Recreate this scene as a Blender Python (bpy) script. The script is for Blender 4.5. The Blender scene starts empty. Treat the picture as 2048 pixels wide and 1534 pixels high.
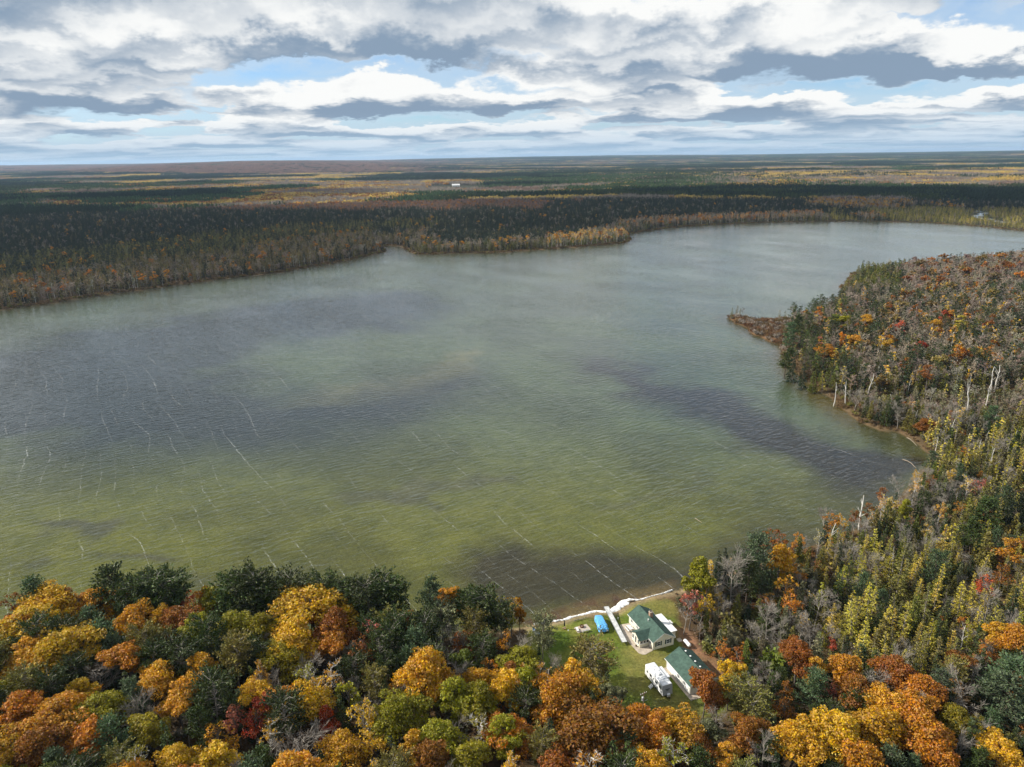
import bpy, math, random
import numpy as np
from mathutils import Vector, Matrix

# ------------------------------------------------------------------ camera, sky, sun, exposure
FOC = 1421.0                       # focal length in pixels of a 2048 px wide frame
CAM_Z = 115.0
PITCH = math.radians(17.72)
ROLL = math.radians(0.87)
SUN_EL = math.radians(33.0)
SUN_AZ = (-0.985, 0.17)            # horizontal direction towards the sun
EXPOSURE = 0.42
SUN_STRENGTH = 5.0
SKY_STRENGTH = 0.1

scene = bpy.context.scene
root_col = scene.collection
cam_data = bpy.data.cameras.new("camera")
cam_data.sensor_fit = 'HORIZONTAL'
cam_data.sensor_width = 36.0
cam_data.lens = 36.0 * FOC / 2048.0
cam_data.clip_start = 1.0
cam_data.clip_end = 80000.0
cam = bpy.data.objects.new("camera", cam_data)
root_col.objects.link(cam)
cam.location = (0, 0, CAM_Z)
cam.rotation_euler = (Matrix.Rotation(math.pi / 2 - PITCH, 3, 'X') @ Matrix.Rotation(-ROLL, 3, 'Z')).to_euler()
scene.camera = cam

scene.view_settings.view_transform = 'Standard'
scene.view_settings.look = 'None'
scene.view_settings.exposure = EXPOSURE
scene.view_settings.gamma = 1.0
scene.cycles.use_denoising = True
scene.cycles.max_bounces = 6
scene.cycles.diffuse_bounces = 2
scene.cycles.glossy_bounces = 2
scene.cycles.transmission_bounces = 2
scene.cycles.transparent_max_bounces = 8
scene.cycles.volume_bounces = 0
scene.cycles.caustics_reflective = False
scene.cycles.caustics_refractive = False
scene.cycles.adaptive_threshold = 0.02


class Nodes:
    """small helper to wire shader nodes"""
    def __init__(self, tree):
        self.t = tree
        tree.nodes.clear()

    def new(self, kind, **kw):
        n = self.t.nodes.new(kind)
        for k, v in kw.items():
            setattr(n, k, v)
        return n

    def put(self, sock, v):
        if isinstance(v, bpy.types.NodeSocket):
            self.t.links.new(v, sock)
        elif v is not None:
            if hasattr(sock.default_value, '__len__') and not hasattr(v, '__len__'):
                v = (v,) * len(sock.default_value)
            if hasattr(v, '__len__') and len(v) == 3 and len(sock.default_value) == 4:
                v = (*v, 1)
            sock.default_value = v

    def math(self, op, a, b=0.0, c=0.0, clamp=False):
        n = self.new('ShaderNodeMath', operation=op, use_clamp=clamp)
        for i, v in enumerate((a, b, c)):
            self.put(n.inputs[i], v)
        return n.outputs[0]

    def vmath(self, op, a, b=None, s=None):
        n = self.new('ShaderNodeVectorMath', operation=op)
        self.put(n.inputs[0], a)
        if b is not None:
            self.put(n.inputs[1], b)
        if s is not None:
            self.put(n.inputs[3], s)
        return n.outputs[0]

    def mix(self, f, a, b, blend='MIX', clamp=True):
        n = self.new('ShaderNodeMix', data_type='RGBA', blend_type=blend)
        n.clamp_factor = clamp
        self.put(n.inputs[0], f)
        self.put(n.inputs[6], a)
        self.put(n.inputs[7], b)
        return n.outputs[2]

    def ramp(self, v, lo, hi, a=0.0, b=1.0, smooth=True):
        n = self.new('ShaderNodeMapRange', interpolation_type='SMOOTHSTEP' if smooth else 'LINEAR')
        self.put(n.inputs[0], v)
        for i, q in enumerate((lo, hi, a, b)):
            self.put(n.inputs[i + 1], q)
        return n.outputs[0]

    def noise(self, vec, scale=1.0, detail=3.0, rough=0.5, dist=0.0, col=False):
        n = self.new('ShaderNodeTexNoise')
        self.put(n.inputs['Vector'], vec)
        self.put(n.inputs['Scale'], scale)
        self.put(n.inputs['Detail'], detail)
        self.put(n.inputs['Roughness'], rough)
        self.put(n.inputs['Distortion'], dist)
        return n.outputs[1 if col else 0]

    def comb(self, x, y, z):
        n = self.new('ShaderNodeCombineXYZ')
        for i, v in enumerate((x, y, z)):
            self.put(n.inputs[i], v)
        return n.outputs[0]

    def sep(self, v):
        n = self.new('ShaderNodeSeparateXYZ')
        self.put(n.inputs[0], v)
        return n.outputs


def build_world():
    w = bpy.data.worlds.new("World")
    scene.world = w
    w.use_nodes = True
    N = Nodes(w.node_tree)
    sky = N.new('ShaderNodeTexSky', sky_type='NISHITA')
    sky.sun_disc = False
    sky.sun_elevation = SUN_EL
    sky.sun_rotation = math.atan2(SUN_AZ[0], SUN_AZ[1])
    sky.altitude = 300.0
    sky.air_density = 1.0
    sky.dust_density = 0.3
    sky.ozone_density = 4.0
    blue = N.vmath('SCALE', sky.outputs[0], s=SKY_STRENGTH)
    blue = N.vmath('MULTIPLY', blue, (0.80, 0.93, 1.10))
    d = N.new('ShaderNodeTexCoord').outputs['Generated']
    dx, dy, dz = N.sep(d)
    up = N.math('MAXIMUM', dz, 0.0)
    # billows: break up the outline of every heap, finer towards the horizon
    el = N.math('LOGARITHM', N.math('ADD', up, 0.035), 2.718)
    az = N.math('ARCTAN2', dx, dy)
    bil = N.noise(N.comb(N.math('MULTIPLY', az, 11.0), N.math('MULTIPLY', el, 3.4), CLOUD_OFF[2]), 1.0, 8.0, 0.60, col=True)
    br, bg_, bb = N.sep(bil)
    wx = N.math('SUBTRACT', br, 0.5)
    wz = N.math('SUBTRACT', bg_, 0.5)
    dxw = N.math('MULTIPLY_ADD', wx, CLOUD_PUFF * 0.30, dx)
    zw = N.math('MULTIPLY', up, N.math('MULTIPLY_ADD', wz, CLOUD_PUFF, 1.0))
    ca, sa = math.cos(CLOUD_ROT), math.sin(CLOUD_ROT)

    def cover(z):
        inv = N.math('DIVIDE', 1.0, N.math('ADD', z, 0.055))
        px = N.math('MULTIPLY', dxw, inv)
        py = N.math('MULTIPLY', dy, inv)
        qx = N.math('ADD', N.math('MULTIPLY', px, ca), N.math('MULTIPLY', py, sa))
        qy = N.math('SUBTRACT', N.math('MULTIPLY', py, ca), N.math('MULTIPLY', px, sa))
        return N.noise(N.comb(N.math('MULTIPLY_ADD', qx, CLOUD_SX, CLOUD_OFF[0]), N.math('MULTIPLY_ADD', qy, CLOUD_SY, CLOUD_OFF[1]), 0.0), 1.0, 2.0, 0.45)
    bc = cover(zw)
    bu = cover(N.math('MULTIPLY_ADD', zw, 1.16, 0.003))
    bl = cover(N.math('MULTIPLY', zw, 0.84))
    # heaps overlap when seen low; unseen overhead cover is thinned to weaken fill light
    bc = N.math('SUBTRACT', bc, N.ramp(dz, 0.18, 0.75, 0.0, 0.07))
    a = N.ramp(bc, CLOUD_THR, CLOUD_THR + 0.075)
    # sun on the heads, shade on the flat bases and in the thick middles
    lit = N.math('MULTIPLY_ADD', N.math('SUBTRACT', bl, bu), CLOUD_RELIEF, 0.56)
    lit = N.math('ADD', lit, N.math('MULTIPLY', wz, 1.5))
    lit = N.math('SUBTRACT', lit, N.math('MULTIPLY', wx, 0.8))
    lit = N.math('SUBTRACT', lit, N.ramp(bc, CLOUD_THR + 0.07, CLOUD_THR + 0.24, 0.0, 0.34))
    lit = N.ramp(lit, -0.30, 1.05)
    cloud = N.mix(lit, CLOUD_DARK, CLOUD_BRIGHT)
    veil = N.ramp(N.math('ADD', bc, N.math('MULTIPLY', wz, 0.35)), CLOUD_THR - 0.20, CLOUD_THR + 0.02, 0.04, 0.62)
    back = N.mix(veil, blue, CLOUD_VEIL)
    full = N.mix(a, back, cloud)
    # the lowest degrees melt into pale air
    haze = N.ramp(dz, -0.006, 0.060, 0.80, 0.0)
    full = N.mix(haze, full, HORIZON)
    bg = N.new('ShaderNodeBackground')
    N.put(bg.inputs[0], full)
    bg.inputs[1].default_value = 1.0
    out = N.new('ShaderNodeOutputWorld')
    w.node_tree.links.new(bg.outputs[0], out.inputs[0])
    w.cycles.sampling_method = 'NONE'


CLOUD_ROT = math.radians(-12)
CLOUD_SX, CLOUD_SY = 0.62, 0.58
CLOUD_PUFF = 0.8
CLOUD_RELIEF = 3.4
CLOUD_THR = 0.37
CLOUD_OFF = (41.3, 55.1, 12.7)
CLOUD_DARK = (0.195, 0.265, 0.355)
CLOUD_BRIGHT = (0.73, 0.735, 0.725)
CLOUD_VEIL = (0.45, 0.545, 0.63)
HORIZON = (0.325, 0.46, 0.60)
build_world()

sun_data = bpy.data.lights.new("sun", 'SUN')
sun_data.energy = SUN_STRENGTH
sun_data.angle = math.radians(0.55)
sun_data.color = (1.0, 0.94, 0.84)
sun = bpy.data.objects.new("sun", sun_data)
root_col.objects.link(sun)
_n = math.hypot(*SUN_AZ)
SUN_DIR = Vector((SUN_AZ[0] / _n * math.cos(SUN_EL), SUN_AZ[1] / _n * math.cos(SUN_EL), math.sin(SUN_EL)))
sun.rotation_euler = SUN_DIR.to_track_quat('Z', 'Y').to_euler()
sun.location = (-300, 0, 400)

# ------------------------------------------------------------------ surveying: photo point -> point on the ground
def ray(u, v):
    x = (u - 1024) / FOC
    y = -(v - 767) / FOC
    c, s = math.cos(ROLL), math.sin(ROLL)
    xr = c * x + s * y
    yr = -s * x + c * y
    cp, sp = math.cos(PITCH), math.sin(PITCH)
    return (xr, cp + yr * sp, -sp + yr * cp)


def g(u, v, z=0.0):
    d = ray(u, v)
    t = (z - CAM_Z) / d[2]
    return (d[0] * t, d[1] * t)


def proj(x, y, z):
    """where a world point falls in the 2048 px frame (arrays welcome)"""
    cp, sp = math.cos(PITCH), math.sin(PITCH)
    zz = z - CAM_Z
    depth = y * cp - zz * sp
    yr = (y * sp + zz * cp) / depth
    xr = x / depth
    c, s = math.cos(ROLL), math.sin(ROLL)
    return 1024 + FOC * (c * xr - s * yr), 767 - FOC * (s * xr + c * yr)


# ------------------------------------------------------------------ numeric helpers
def hash2(ix, iy, seed):
    h = (ix.astype(np.int64) * 374761393 + iy.astype(np.int64) * 668265263 + seed * 974711) & 0x7fffffff
    h = ((h ^ (h >> 13)) * 1274126177) & 0x7fffffff
    h = h ^ (h >> 16)
    return (h & 0xffff) / 65535.0


def vnoise(x, y, seed=0):
    x = np.asarray(x, float); y = np.asarray(y, float)
    ix = np.floor(x); iy = np.floor(y)
    fx = x - ix; fy = y - iy
    fx = fx * fx * (3 - 2 * fx); fy = fy * fy * (3 - 2 * fy)
    a = hash2(ix, iy, seed); b = hash2(ix + 1, iy, seed)
    c = hash2(ix, iy + 1, seed); d = hash2(ix + 1, iy + 1, seed)
    return (a * (1 - fx) + b * fx) * (1 - fy) + (c * (1 - fx) + d * fx) * fy


def fbm(x, y, seed=0, octs=4):
    t = 0; amp = 0.5; s = 0
    for o in range(octs):
        t = t + amp * vnoise(np.asarray(x) * 2 ** o, np.asarray(y) * 2 ** o, seed + o * 17)
        s += amp; amp *= 0.5
    return t / s


def smooth(v, lo, hi):
    t = np.clip((np.asarray(v, float) - lo) / (hi - lo), 0, 1)
    return t * t * (3 - 2 * t)


def signed_dist(pts, poly):
    """distance to a polygon's outline, negative inside"""
    pts = np.asarray(pts, float); poly = np.asarray(poly, float)
    out = np.empty(len(pts))
    A = poly; B = np.roll(poly, -1, 0); E = B - A
    EE = np.maximum((E ** 2).sum(1), 1e-9)
    for s in range(0, len(pts), 20000):
        p = pts[s:s + 20000]
        W = p[:, None, :] - A[None]
        t = np.clip((W * E[None]).sum(2) / EE[None], 0, 1)
        D = W - t[..., None] * E[None]
        dmin = np.sqrt((D ** 2).sum(2).min(1))
        py = p[:, 1][:, None]; px = p[:, 0][:, None]
        cond = (A[None, :, 1] > py) != (B[None, :, 1] > py)
        dy = np.where(np.abs(E[:, 1]) < 1e-9, 1e-9, E[:, 1])
        xi = A[None, :, 0] + (py - A[None, :, 1]) * (E[:, 0] / dy)[None]
        inside = ((cond & (px < xi)).sum(1) % 2) == 1
        out[s:s + 20000] = np.where(inside, -dmin, dmin)
    return out


# ------------------------------------------------------------------ scene helpers
def make_mesh(name, V, Q=None, T=None, mats=(), matidx=None, attrs=None, smooth_faces=False):
    V = np.asarray(V, np.float32).reshape(-1, 3)
    loops = []; counts = []
    if Q is not None and len(Q):
        Q = np.asarray(Q, np.int32).reshape(-1, 4); loops.append(Q.ravel()); counts.append(np.full(len(Q), 4, np.int32))
    if T is not None and len(T):
        T = np.asarray(T, np.int32).reshape(-1, 3); loops.append(T.ravel()); counts.append(np.full(len(T), 3, np.int32))
    L = np.concatenate(loops); c = np.concatenate(counts)
    me = bpy.data.meshes.new(name)
    me.vertices.add(len(V)); me.vertices.foreach_set('co', V.ravel())
    me.loops.add(len(L)); me.loops.foreach_set('vertex_index', L)
    me.polygons.add(len(c))
    st = np.zeros(len(c), np.int32); st[1:] = np.cumsum(c)[:-1]
    me.polygons.foreach_set('loop_start', st)
    me.polygons.foreach_set('loop_total', c)
    for m in mats:
        me.materials.append(m)
    if matidx is not None:
        me.polygons.foreach_set('material_index', np.asarray(matidx, np.int32))
    me.polygons.foreach_set('use_smooth', np.full(len(c), bool(smooth_faces)))
    for k, arr in (attrs or {}).items():
        arr = np.asarray(arr, np.float32)
        if arr.ndim == 1:
            a = me.attributes.new(k, 'FLOAT', 'POINT'); a.data.foreach_set('value', arr)
        else:
            if arr.shape[1] == 3:
                arr = np.concatenate([arr, np.ones((len(arr), 1), np.float32)], 1)
            a = me.attributes.new(k, 'FLOAT_COLOR', 'POINT'); a.data.foreach_set('color', arr.ravel())
    me.update(calc_edges=True)
    me.validate()
    return me


def link(name, data, parent=None, loc=(0, 0, 0), rz=0.0):
    o = bpy.data.objects.new(name, data)
    root_col.objects.link(o)
    o.location = loc
    o.rotation_euler = (0, 0, rz)
    if parent is not None:
        o.parent = parent
    return o


def thing(name, label, cat, loc=(0, 0, 0), rz=0.0, group=None):
    o = link(name, None, None, loc, rz)
    o.empty_display_size = 0.3
    o['label'] = label
    o['category'] = cat
    if group:
        o['group'] = group
    return o


class Geo:
    """collects faces; build() makes ONE mesh object"""
    def __init__(self):
        self.V = []; self.F = []

    def quad(self, *p):
        n = len(self.V); self.V += [tuple(q) for q in p]; self.F.append(tuple(range(n, n + len(p)))); return self

    def box(self, x0, x1, y0, y1, z0, z1):
        n = len(self.V)
        self.V += [(x0, y0, z0), (x1, y0, z0), (x1, y1, z0), (x0, y1, z0), (x0, y0, z1), (x1, y0, z1), (x1, y1, z1), (x0, y1, z1)]
        for f in ((0, 3, 2, 1), (4, 5, 6, 7), (0, 1, 5, 4), (1, 2, 6, 5), (2, 3, 7, 6), (3, 0, 4, 7)):
            self.F.append(tuple(n + i for i in f))
        return self

    def prism(self, poly, z0, z1):
        n = len(self.V); m = len(poly)
        self.V += [(x, y, z0) for x, y in poly] + [(x, y, z1) for x, y in poly]
        self.F.append(tuple(n + i for i in reversed(range(m)))); self.F.append(tuple(n + m + i for i in range(m)))
        for i in range(m):
            j = (i + 1) % m
            self.F.append((n + i, n + j, n + m + j, n + m + i))
        return self

    def slab(self, pts, t):
        """a plane polygon thickened downwards along its normal"""
        a, b, c = (Vector(pts[i]) for i in (0, 1, 2))
        nn = (b - a).cross(c - a).normalized() * t
        n = len(self.V); m = len(pts)
        self.V += [tuple(Vector(p)) for p in pts] + [tuple(Vector(p) - nn) for p in pts]
        self.F.append(tuple(n + i for i in range(m))); self.F.append(tuple(n + m + i for i in reversed(range(m))))
        for i in range(m):
            j = (i + 1) % m
            self.F.append((n + j, n + i, n + m + i, n + m + j))
        return self

    def tube(self, path, radii, sides=8, cap=True):
        path = [Vector(p) for p in path]
        if not hasattr(radii, '__len__'):
            radii = [radii] * len(path)
        n = len(self.V)
        for i, p in enumerate(path):
            t = (path[min(i + 1, len(path) - 1)] - path[max(i - 1, 0)]).normalized()
            a = t.cross(Vector((0, 0, 1)) if abs(t.z) < 0.9 else Vector((1, 0, 0))).normalized()
            b = t.cross(a)
            for k in range(sides):
                an = 2 * math.pi * k / sides
                self.V.append(tuple(p + (a * math.cos(an) + b * math.sin(an)) * radii[i]))
        for i in range(len(path) - 1):
            for k in range(sides):
                q = (k + 1) % sides
                self.F.append((n + i * sides + k, n + i * sides + q, n + (i + 1) * sides + q, n + (i + 1) * sides + k))
        if cap:
            self.F.append(tuple(n + k for k in reversed(range(sides))))
            e = n + (len(path) - 1) * sides
            self.F.append(tuple(e + k for k in range(sides)))
        return self

    def build(self, name, mat, parent=None, loc=(0, 0, 0), rz=0.0, smooth_faces=False, bevel=0.0):
        me = bpy.data.meshes.new(name)
        me.from_pydata(self.V, [], self.F)
        me.materials.append(mat)
        if smooth_faces:
            me.polygons.foreach_set('use_smooth', [True] * len(me.polygons))
        me.update()
        o = link(name, me, parent, loc, rz)
        if bevel:
            b = o.modifiers.new('bevel', 'BEVEL'); b.width = bevel; b.segments = 2; b.limit_method = 'ANGLE'
        return o


def material(name, colour, rough=0.7, metal=0.0, spec=0.3, vary=0.12, scale=3.0, bump=0.0, bump_scale=20.0, stain=None):
    m = bpy.data.materials.new(name)
    m.use_nodes = True
    N = Nodes(m.node_tree)
    tc = N.new('ShaderNodeTexCoord').outputs['Object']
    n = N.noise(tc, scale, 4.0, 0.6)
    lo = tuple(c * (1 - vary * 1.6) for c in colour); hi = tuple(min(1.0, c * (1 + vary)) for c in colour)
    col = N.mix(N.ramp(n, 0.3, 0.7), lo, hi)
    if stain:
        col = N.mix(N.ramp(N.noise(tc, scale * 0.35, 5.0, 0.65), 0.52, 0.72, 0.0, 0.7), col, stain)
    b = N.new('ShaderNodeBsdfPrincipled')
    N.put(b.inputs['Base Color'], col)
    b.inputs['Roughness'].default_value = rough
    b.inputs['Metallic'].default_value = metal
    b.inputs['Specular IOR Level'].default_value = spec
    if bump:
        bn = N.new('ShaderNodeBump')
        bn.inputs['Strength'].default_value = bump
        bn.inputs['Distance'].default_value = 0.05
        N.put(bn.inputs['Height'], N.noise(tc, bump_scale, 3.0, 0.6))
        m.node_tree.links.new(bn.outputs[0], b.inputs['Normal'])
    o = N.new('ShaderNodeOutputMaterial')
    m.node_tree.links.new(b.outputs[0], o.inputs[0])
    return m


def lap_material(name, colour, pitch=0.12, axis=2, vary=0.06, rough=0.6, depth=0.6, scale=2.0):
    """painted lap boards or shingle courses: fine relief lines too small to build"""
    m = bpy.data.materials.new(name)
    m.use_nodes = True
    N = Nodes(m.node_tree)
    tc = N.new('ShaderNodeTexCoord').outputs['Object']
    s = N.sep(tc)[axis]
    saw = N.math('FRACT', N.math('DIVIDE', s, pitch))
    n = N.noise(tc, scale, 5.0, 0.65)
    n2 = N.noise(tc, 9.0, 2.0, 0.5)
    lo = tuple(c * (1 - vary * 2.2) for c in colour); hi = tuple(min(1, c * (1 + vary)) for c in colour)
    col = N.mix(N.ramp(n, 0.3, 0.7), lo, hi)
    col = N.mix(N.ramp(n2, 0.35, 0.75, 0.0, 0.45), col, lo)
    b = N.new('ShaderNodeBsdfPrincipled')
    N.put(b.inputs['Base Color'], col)
    b.inputs['Roughness'].default_value = rough
    b.inputs['Specular IOR Level'].default_value = 0.25
    bn = N.new('ShaderNodeBump')
    bn.inputs['Strength'].default_value = depth
    bn.inputs['Distance'].default_value = 0.02
    N.put(bn.inputs['Height'], saw)
    m.node_tree.links.new(bn.outputs[0], b.inputs['Normal'])
    o = N.new('ShaderNodeOutputMaterial')
    m.node_tree.links.new(b.outputs[0], o.inputs[0])
    return m

# ------------------------------------------------------------------ the lake's outline, surveyed on the ground
LAKE_PX = [(-500, 1352), (-200, 1338), (0, 1325), (250, 1318), (500, 1308), (750, 1295), (930, 1275), (1030, 1256), (1068, 1247),
           (1095, 1241), (1125, 1238), (1141, 1232), (1195, 1221), (1225, 1219), (1250, 1205), (1300, 1191), (1350, 1178),
           (1420, 1158), (1500, 1135), (1600, 1103), (1700, 1062), (1790, 1012), (1838, 965), (1855, 928), (1850, 908), (1837, 893),
           (1817, 877), (1791, 867), (1758, 862), (1726, 846), (1693, 822), (1661, 796), (1628, 776), (1602, 757), (1583, 734),
           (1573, 717), (1560, 688), (1530, 678), (1498, 662), (1475, 646), (1456, 637), (1454, 632), (1475, 634), (1498, 641),
           (1545, 641), (1600, 636), (1645, 620), (1672, 600), (1682, 580), (1695, 560), (1704, 545), (1760, 540), (1850, 535),
           (1960, 525), (2100, 512), (2300, 500), (2330, 487), (2200, 474), (2048, 462), (1990, 456), (1920, 450), (1850, 446),
           (1780, 444), (1700, 443), (1600, 444), (1520, 446), (1450, 449), (1370, 453), (1300, 461), (1258, 468), (1262, 478),
           (1250, 486), (1200, 491), (1130, 496), (1060, 501), (1000, 505), (900, 508), (830, 510), (812, 500), (800, 493),
           (768, 492), (772, 503), (740, 512), (660, 528), (560, 545), (450, 558), (330, 573), (210, 590), (100, 606), (0, 620),
           (-150, 645), (-500, 700)]


def world_poly(px, z=0.0):
    return np.array([g(u, v, z) for u, v in px])


def crinkle(poly, amp, seed, step=6):
    out = []
    for i in range(len(poly)):
        a = poly[i]; b = poly[(i + 1) % len(poly)]
        L = np.hypot(*(b - a))
        n = int(np.clip(L / step, 1, 6))
        for k in range(n):
            p = a + (b - a) * k / n
            r = min(1.0, np.hypot(*p) / 600)
            q = (vnoise(p[0] / 9, p[1] / 9, seed) - 0.5, vnoise(p[0] / 9, p[1] / 9, seed + 5) - 0.5)
            out.append((p[0] + q[0] * amp * (0.4 + 2 * r), p[1] + q[1] * amp * (0.4 + 2 * r)))
    return np.array(out)


LAKE = crinkle(world_poly(LAKE_PX), 2.6, 3)


def px_poly(px, z=0.0):
    return world_poly(px, z)


LAWN = px_poly([(1062, 1251), (1100, 1244), (1195, 1225), (1250, 1212), (1300, 1197), (1345, 1188), (1352, 1215), (1366, 1245),
                (1362, 1270), (1385, 1295), (1408, 1330), (1450, 1362), (1470, 1415), (1440, 1440), (1290, 1440), (1225, 1405),
                (1180, 1375), (1110, 1352), (1060, 1330), (1046, 1290)], 1.0)
LITTER = px_poly([(1350, 1250), (1375, 1262), (1420, 1305), (1465, 1345), (1480, 1385), (1430, 1370), (1390, 1330), (1365, 1300)], 1.0)
BOG = px_poly([(1860, 900), (2300, 860), (2300, 1330), (1900, 1330), (1620, 1300), (1600, 1180), (1720, 1100), (1840, 980)], 1.0)
SPIT = px_poly([(1450, 626), (1580, 632), (1600, 720), (1560, 700), (1490, 668), (1450, 640)], 0.5)


def hills(x, y):
    r = np.hypot(x, y)
    az = np.degrees(np.arctan2(x, y))
    h = 62 * smooth(r, 7000, 17000) + 46 * (fbm(x / 3400, y / 3400, 11, 4) - 0.5) * smooth(r, 4000, 9500)
    h = h + 14 * smooth(r, 9000, 20000) * np.sin(az / 7.0 + 1.0)
    ridge = 88 * smooth(r, 6100, 9000) * np.exp(-((az + 18.5) / 11.5) ** 2)
    ridge = ridge * (0.8 + 0.35 * fbm(x / 1500, y / 1500, 29, 3))
    far = np.maximum(h, ridge)
    return np.maximum(far, 0.0)


def land_height(x, y, sd=None):
    x = np.asarray(x, float); y = np.asarray(y, float)
    if sd is None:
        sd = signed_dist(np.stack([x.ravel(), y.ravel()], 1), LAKE).reshape(x.shape)
    z = np.where(sd > 0, np.minimum(sd * 0.16, 1.0) + 0.02, np.maximum(sd * 0.10, -1.6) - 0.02)
    rough = (fbm(x / 22, y / 22, 4, 3) - 0.5) * 0.8 * smooth(sd, 8, 40)
    lawn = smooth(-signed_dist(np.stack([x.ravel(), y.ravel()], 1), LAWN).reshape(x.shape), -12, -4)
    return z + rough * (1 - lawn) + hills(x, y)


def ground_z(x, y):
    return float(land_height(np.array([x]), np.array([y]))[0])


def soft(px, width, pts, z=0.0):
    return smooth(-signed_dist(pts, px_poly(px, z)), -width, width)


def mixc(c, f, col):
    return c * (1 - f[:, None]) + np.array(col)[None] * f[:, None]


def build_ground():
    rad = [38.0]
    while rad[-1] < 30000:
        r = rad[-1]
        rad.append(r * (1.0075 if r < 420 else 1.011 if r < 1800 else 1.03))
    rad = np.array(rad)
    ang = np.radians(np.arange(-58, 58.01, 0.3))
    R, A = np.meshgrid(rad, ang, indexing='ij')
    X = (R * np.sin(A)).ravel(); Y = (R * np.cos(A)).ravel()
    P = np.stack([X, Y], 1)
    sd = signed_dist(P, LAKE)
    Z = land_height(X, Y, sd)
    nr, na = len(rad), len(ang)
    i, j = np.meshgrid(np.arange(nr - 1), np.arange(na - 1), indexing='ij')
    k = (i * na + j).ravel()
    Q = np.stack([k, k + 1, k + na + 1, k + na], 1)
    Q = Q[:, ::-1]
    n1 = fbm(X / 14, Y / 14, 21, 4); n2 = fbm(X / 55, Y / 55, 22, 4); n3 = fbm(X / 5, Y / 5, 23, 3)
    # woodland floor
    C = np.tile(np.array([0.060, 0.044, 0.026]), (len(P), 1))
    C = mixc(C, smooth(n1, 0.45, 0.7), (0.10, 0.062, 0.030))
    far = smooth(R.ravel(), 900, 1600)
    C = mixc(C, far, (0.045, 0.045, 0.024))
    bog = smooth(-signed_dist(P, BOG), -14, 14)
    C = mixc(C, bog * smooth(n1, 0.3, 0.6), (0.27, 0.195, 0.105))
    C = mixc(C, bog * smooth(n3, 0.5, 0.75) * 0.6, (0.10, 0.10, 0.035))
    shore = smooth(sd, 6, 1.5)
    C = mixc(C, shore * (sd > 0), (0.135, 0.092, 0.050))
    spit = smooth(-signed_dist(P, SPIT), -10, 10)
    C = mixc(C, spit * 0.8, (0.20, 0.11, 0.055))
    lawn = smooth(-signed_dist(P, LAWN) + (n3 - 0.5) * 5, -1.2, 1.2)
    G = np.tile(np.array([0.080, 0.118, 0.016]), (len(P), 1))
    G = mixc(G, smooth(n3, 0.42, 0.7) * 0.75, (0.165, 0.165, 0.032))
    G = mixc(G, smooth(n1, 0.50, 0.68) * 0.55, (0.205, 0.165, 0.060))
    C = C * (1 - lawn[:, None]) + G * lawn[:, None]
    litter = smooth(-signed_dist(P, LITTER) + (n3 - 0.5) * 6, -2, 2)
    C = mixc(C, litter, (0.25, 0.135, 0.080))
    C = mixc(C, litter * smooth(n3, 0.5, 0.7) * 0.6, (0.13, 0.09, 0.04))
    yard = smooth(-signed_dist(P, LAWN), -16, 0)
    C = mixc(C, yard * smooth(sd, 3.2, 1.0) * (sd > 0), (0.26, 0.20, 0.115))
    # lake bed: pale marl shallows, weed beds, dark deep water and darker bands
    w = smooth(sd, 0.6, -0.6)
    P = P + np.stack([fbm(X / 26, Y / 26, 31, 4) - 0.5, fbm(X / 26, Y / 26, 32, 4) - 0.5], 1) * (24 + 0.05 * R.ravel()[:, None])
    B = np.tile(np.array([0.066, 0.086, 0.052]), (len(P), 1))
    near = smooth(Y, 330, 190)
    B = mixc(B, near, (0.102, 0.101, 0.021))
    mid = smooth(n2, 0.35, 0.65)
    B = B * (0.80 + 0.36 * mid[:, None])
    B = mixc(B, soft([(560, 800), (640, 770), (800, 760), (920, 690), (960, 700), (900, 780), (760, 805), (600, 815)], 9, P) * 0.5, (0.17, 0.145, 0.075))
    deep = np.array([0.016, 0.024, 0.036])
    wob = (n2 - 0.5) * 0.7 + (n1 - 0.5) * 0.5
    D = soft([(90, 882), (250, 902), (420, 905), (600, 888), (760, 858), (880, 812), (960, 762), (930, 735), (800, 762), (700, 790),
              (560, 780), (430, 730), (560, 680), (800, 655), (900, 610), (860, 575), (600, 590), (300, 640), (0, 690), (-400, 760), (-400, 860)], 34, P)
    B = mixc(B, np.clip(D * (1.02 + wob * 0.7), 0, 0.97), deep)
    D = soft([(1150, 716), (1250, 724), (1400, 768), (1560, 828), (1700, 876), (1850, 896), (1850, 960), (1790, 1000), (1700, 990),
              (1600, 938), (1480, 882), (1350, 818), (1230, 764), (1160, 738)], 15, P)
    B = mixc(B, np.clip(D * (1.05 + 0.4 * wob), 0, 0.97), (0.018, 0.015, 0.015))  # darker diagonal band across the bed
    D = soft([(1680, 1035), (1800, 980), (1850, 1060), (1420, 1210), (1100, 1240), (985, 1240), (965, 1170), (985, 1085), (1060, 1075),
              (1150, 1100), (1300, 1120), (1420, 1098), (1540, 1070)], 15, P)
    B = mixc(B, np.clip(D * (0.95 + wob), 0, 0.93), (0.034, 0.027, 0.017))  # shade along the cabin shore, put into the bed colour
    D = soft([(640, 985), (760, 965), (980, 950), (990, 965), (860, 985), (700, 1000)], 3.5, P) + soft([(80, 1040), (240, 1025), (250, 1040), (190, 1090), (150, 1060)], 3, P) \
        + soft([(30, 1110), (90, 1095), (110, 1115), (60, 1125)], 3, P) + soft([(200, 1100), (290, 1110), (280, 1125), (215, 1120)], 2.5, P) \
        + soft([(1180, 1000), (1300, 955), (1450, 930), (1455, 937), (1310, 965), (1190, 1010)], 3, P) * 0.7 \
        + soft([(250, 1145), (450, 1150), (650, 1130), (640, 1145), (440, 1175), (260, 1165)], 4, P) * 0.8
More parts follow.
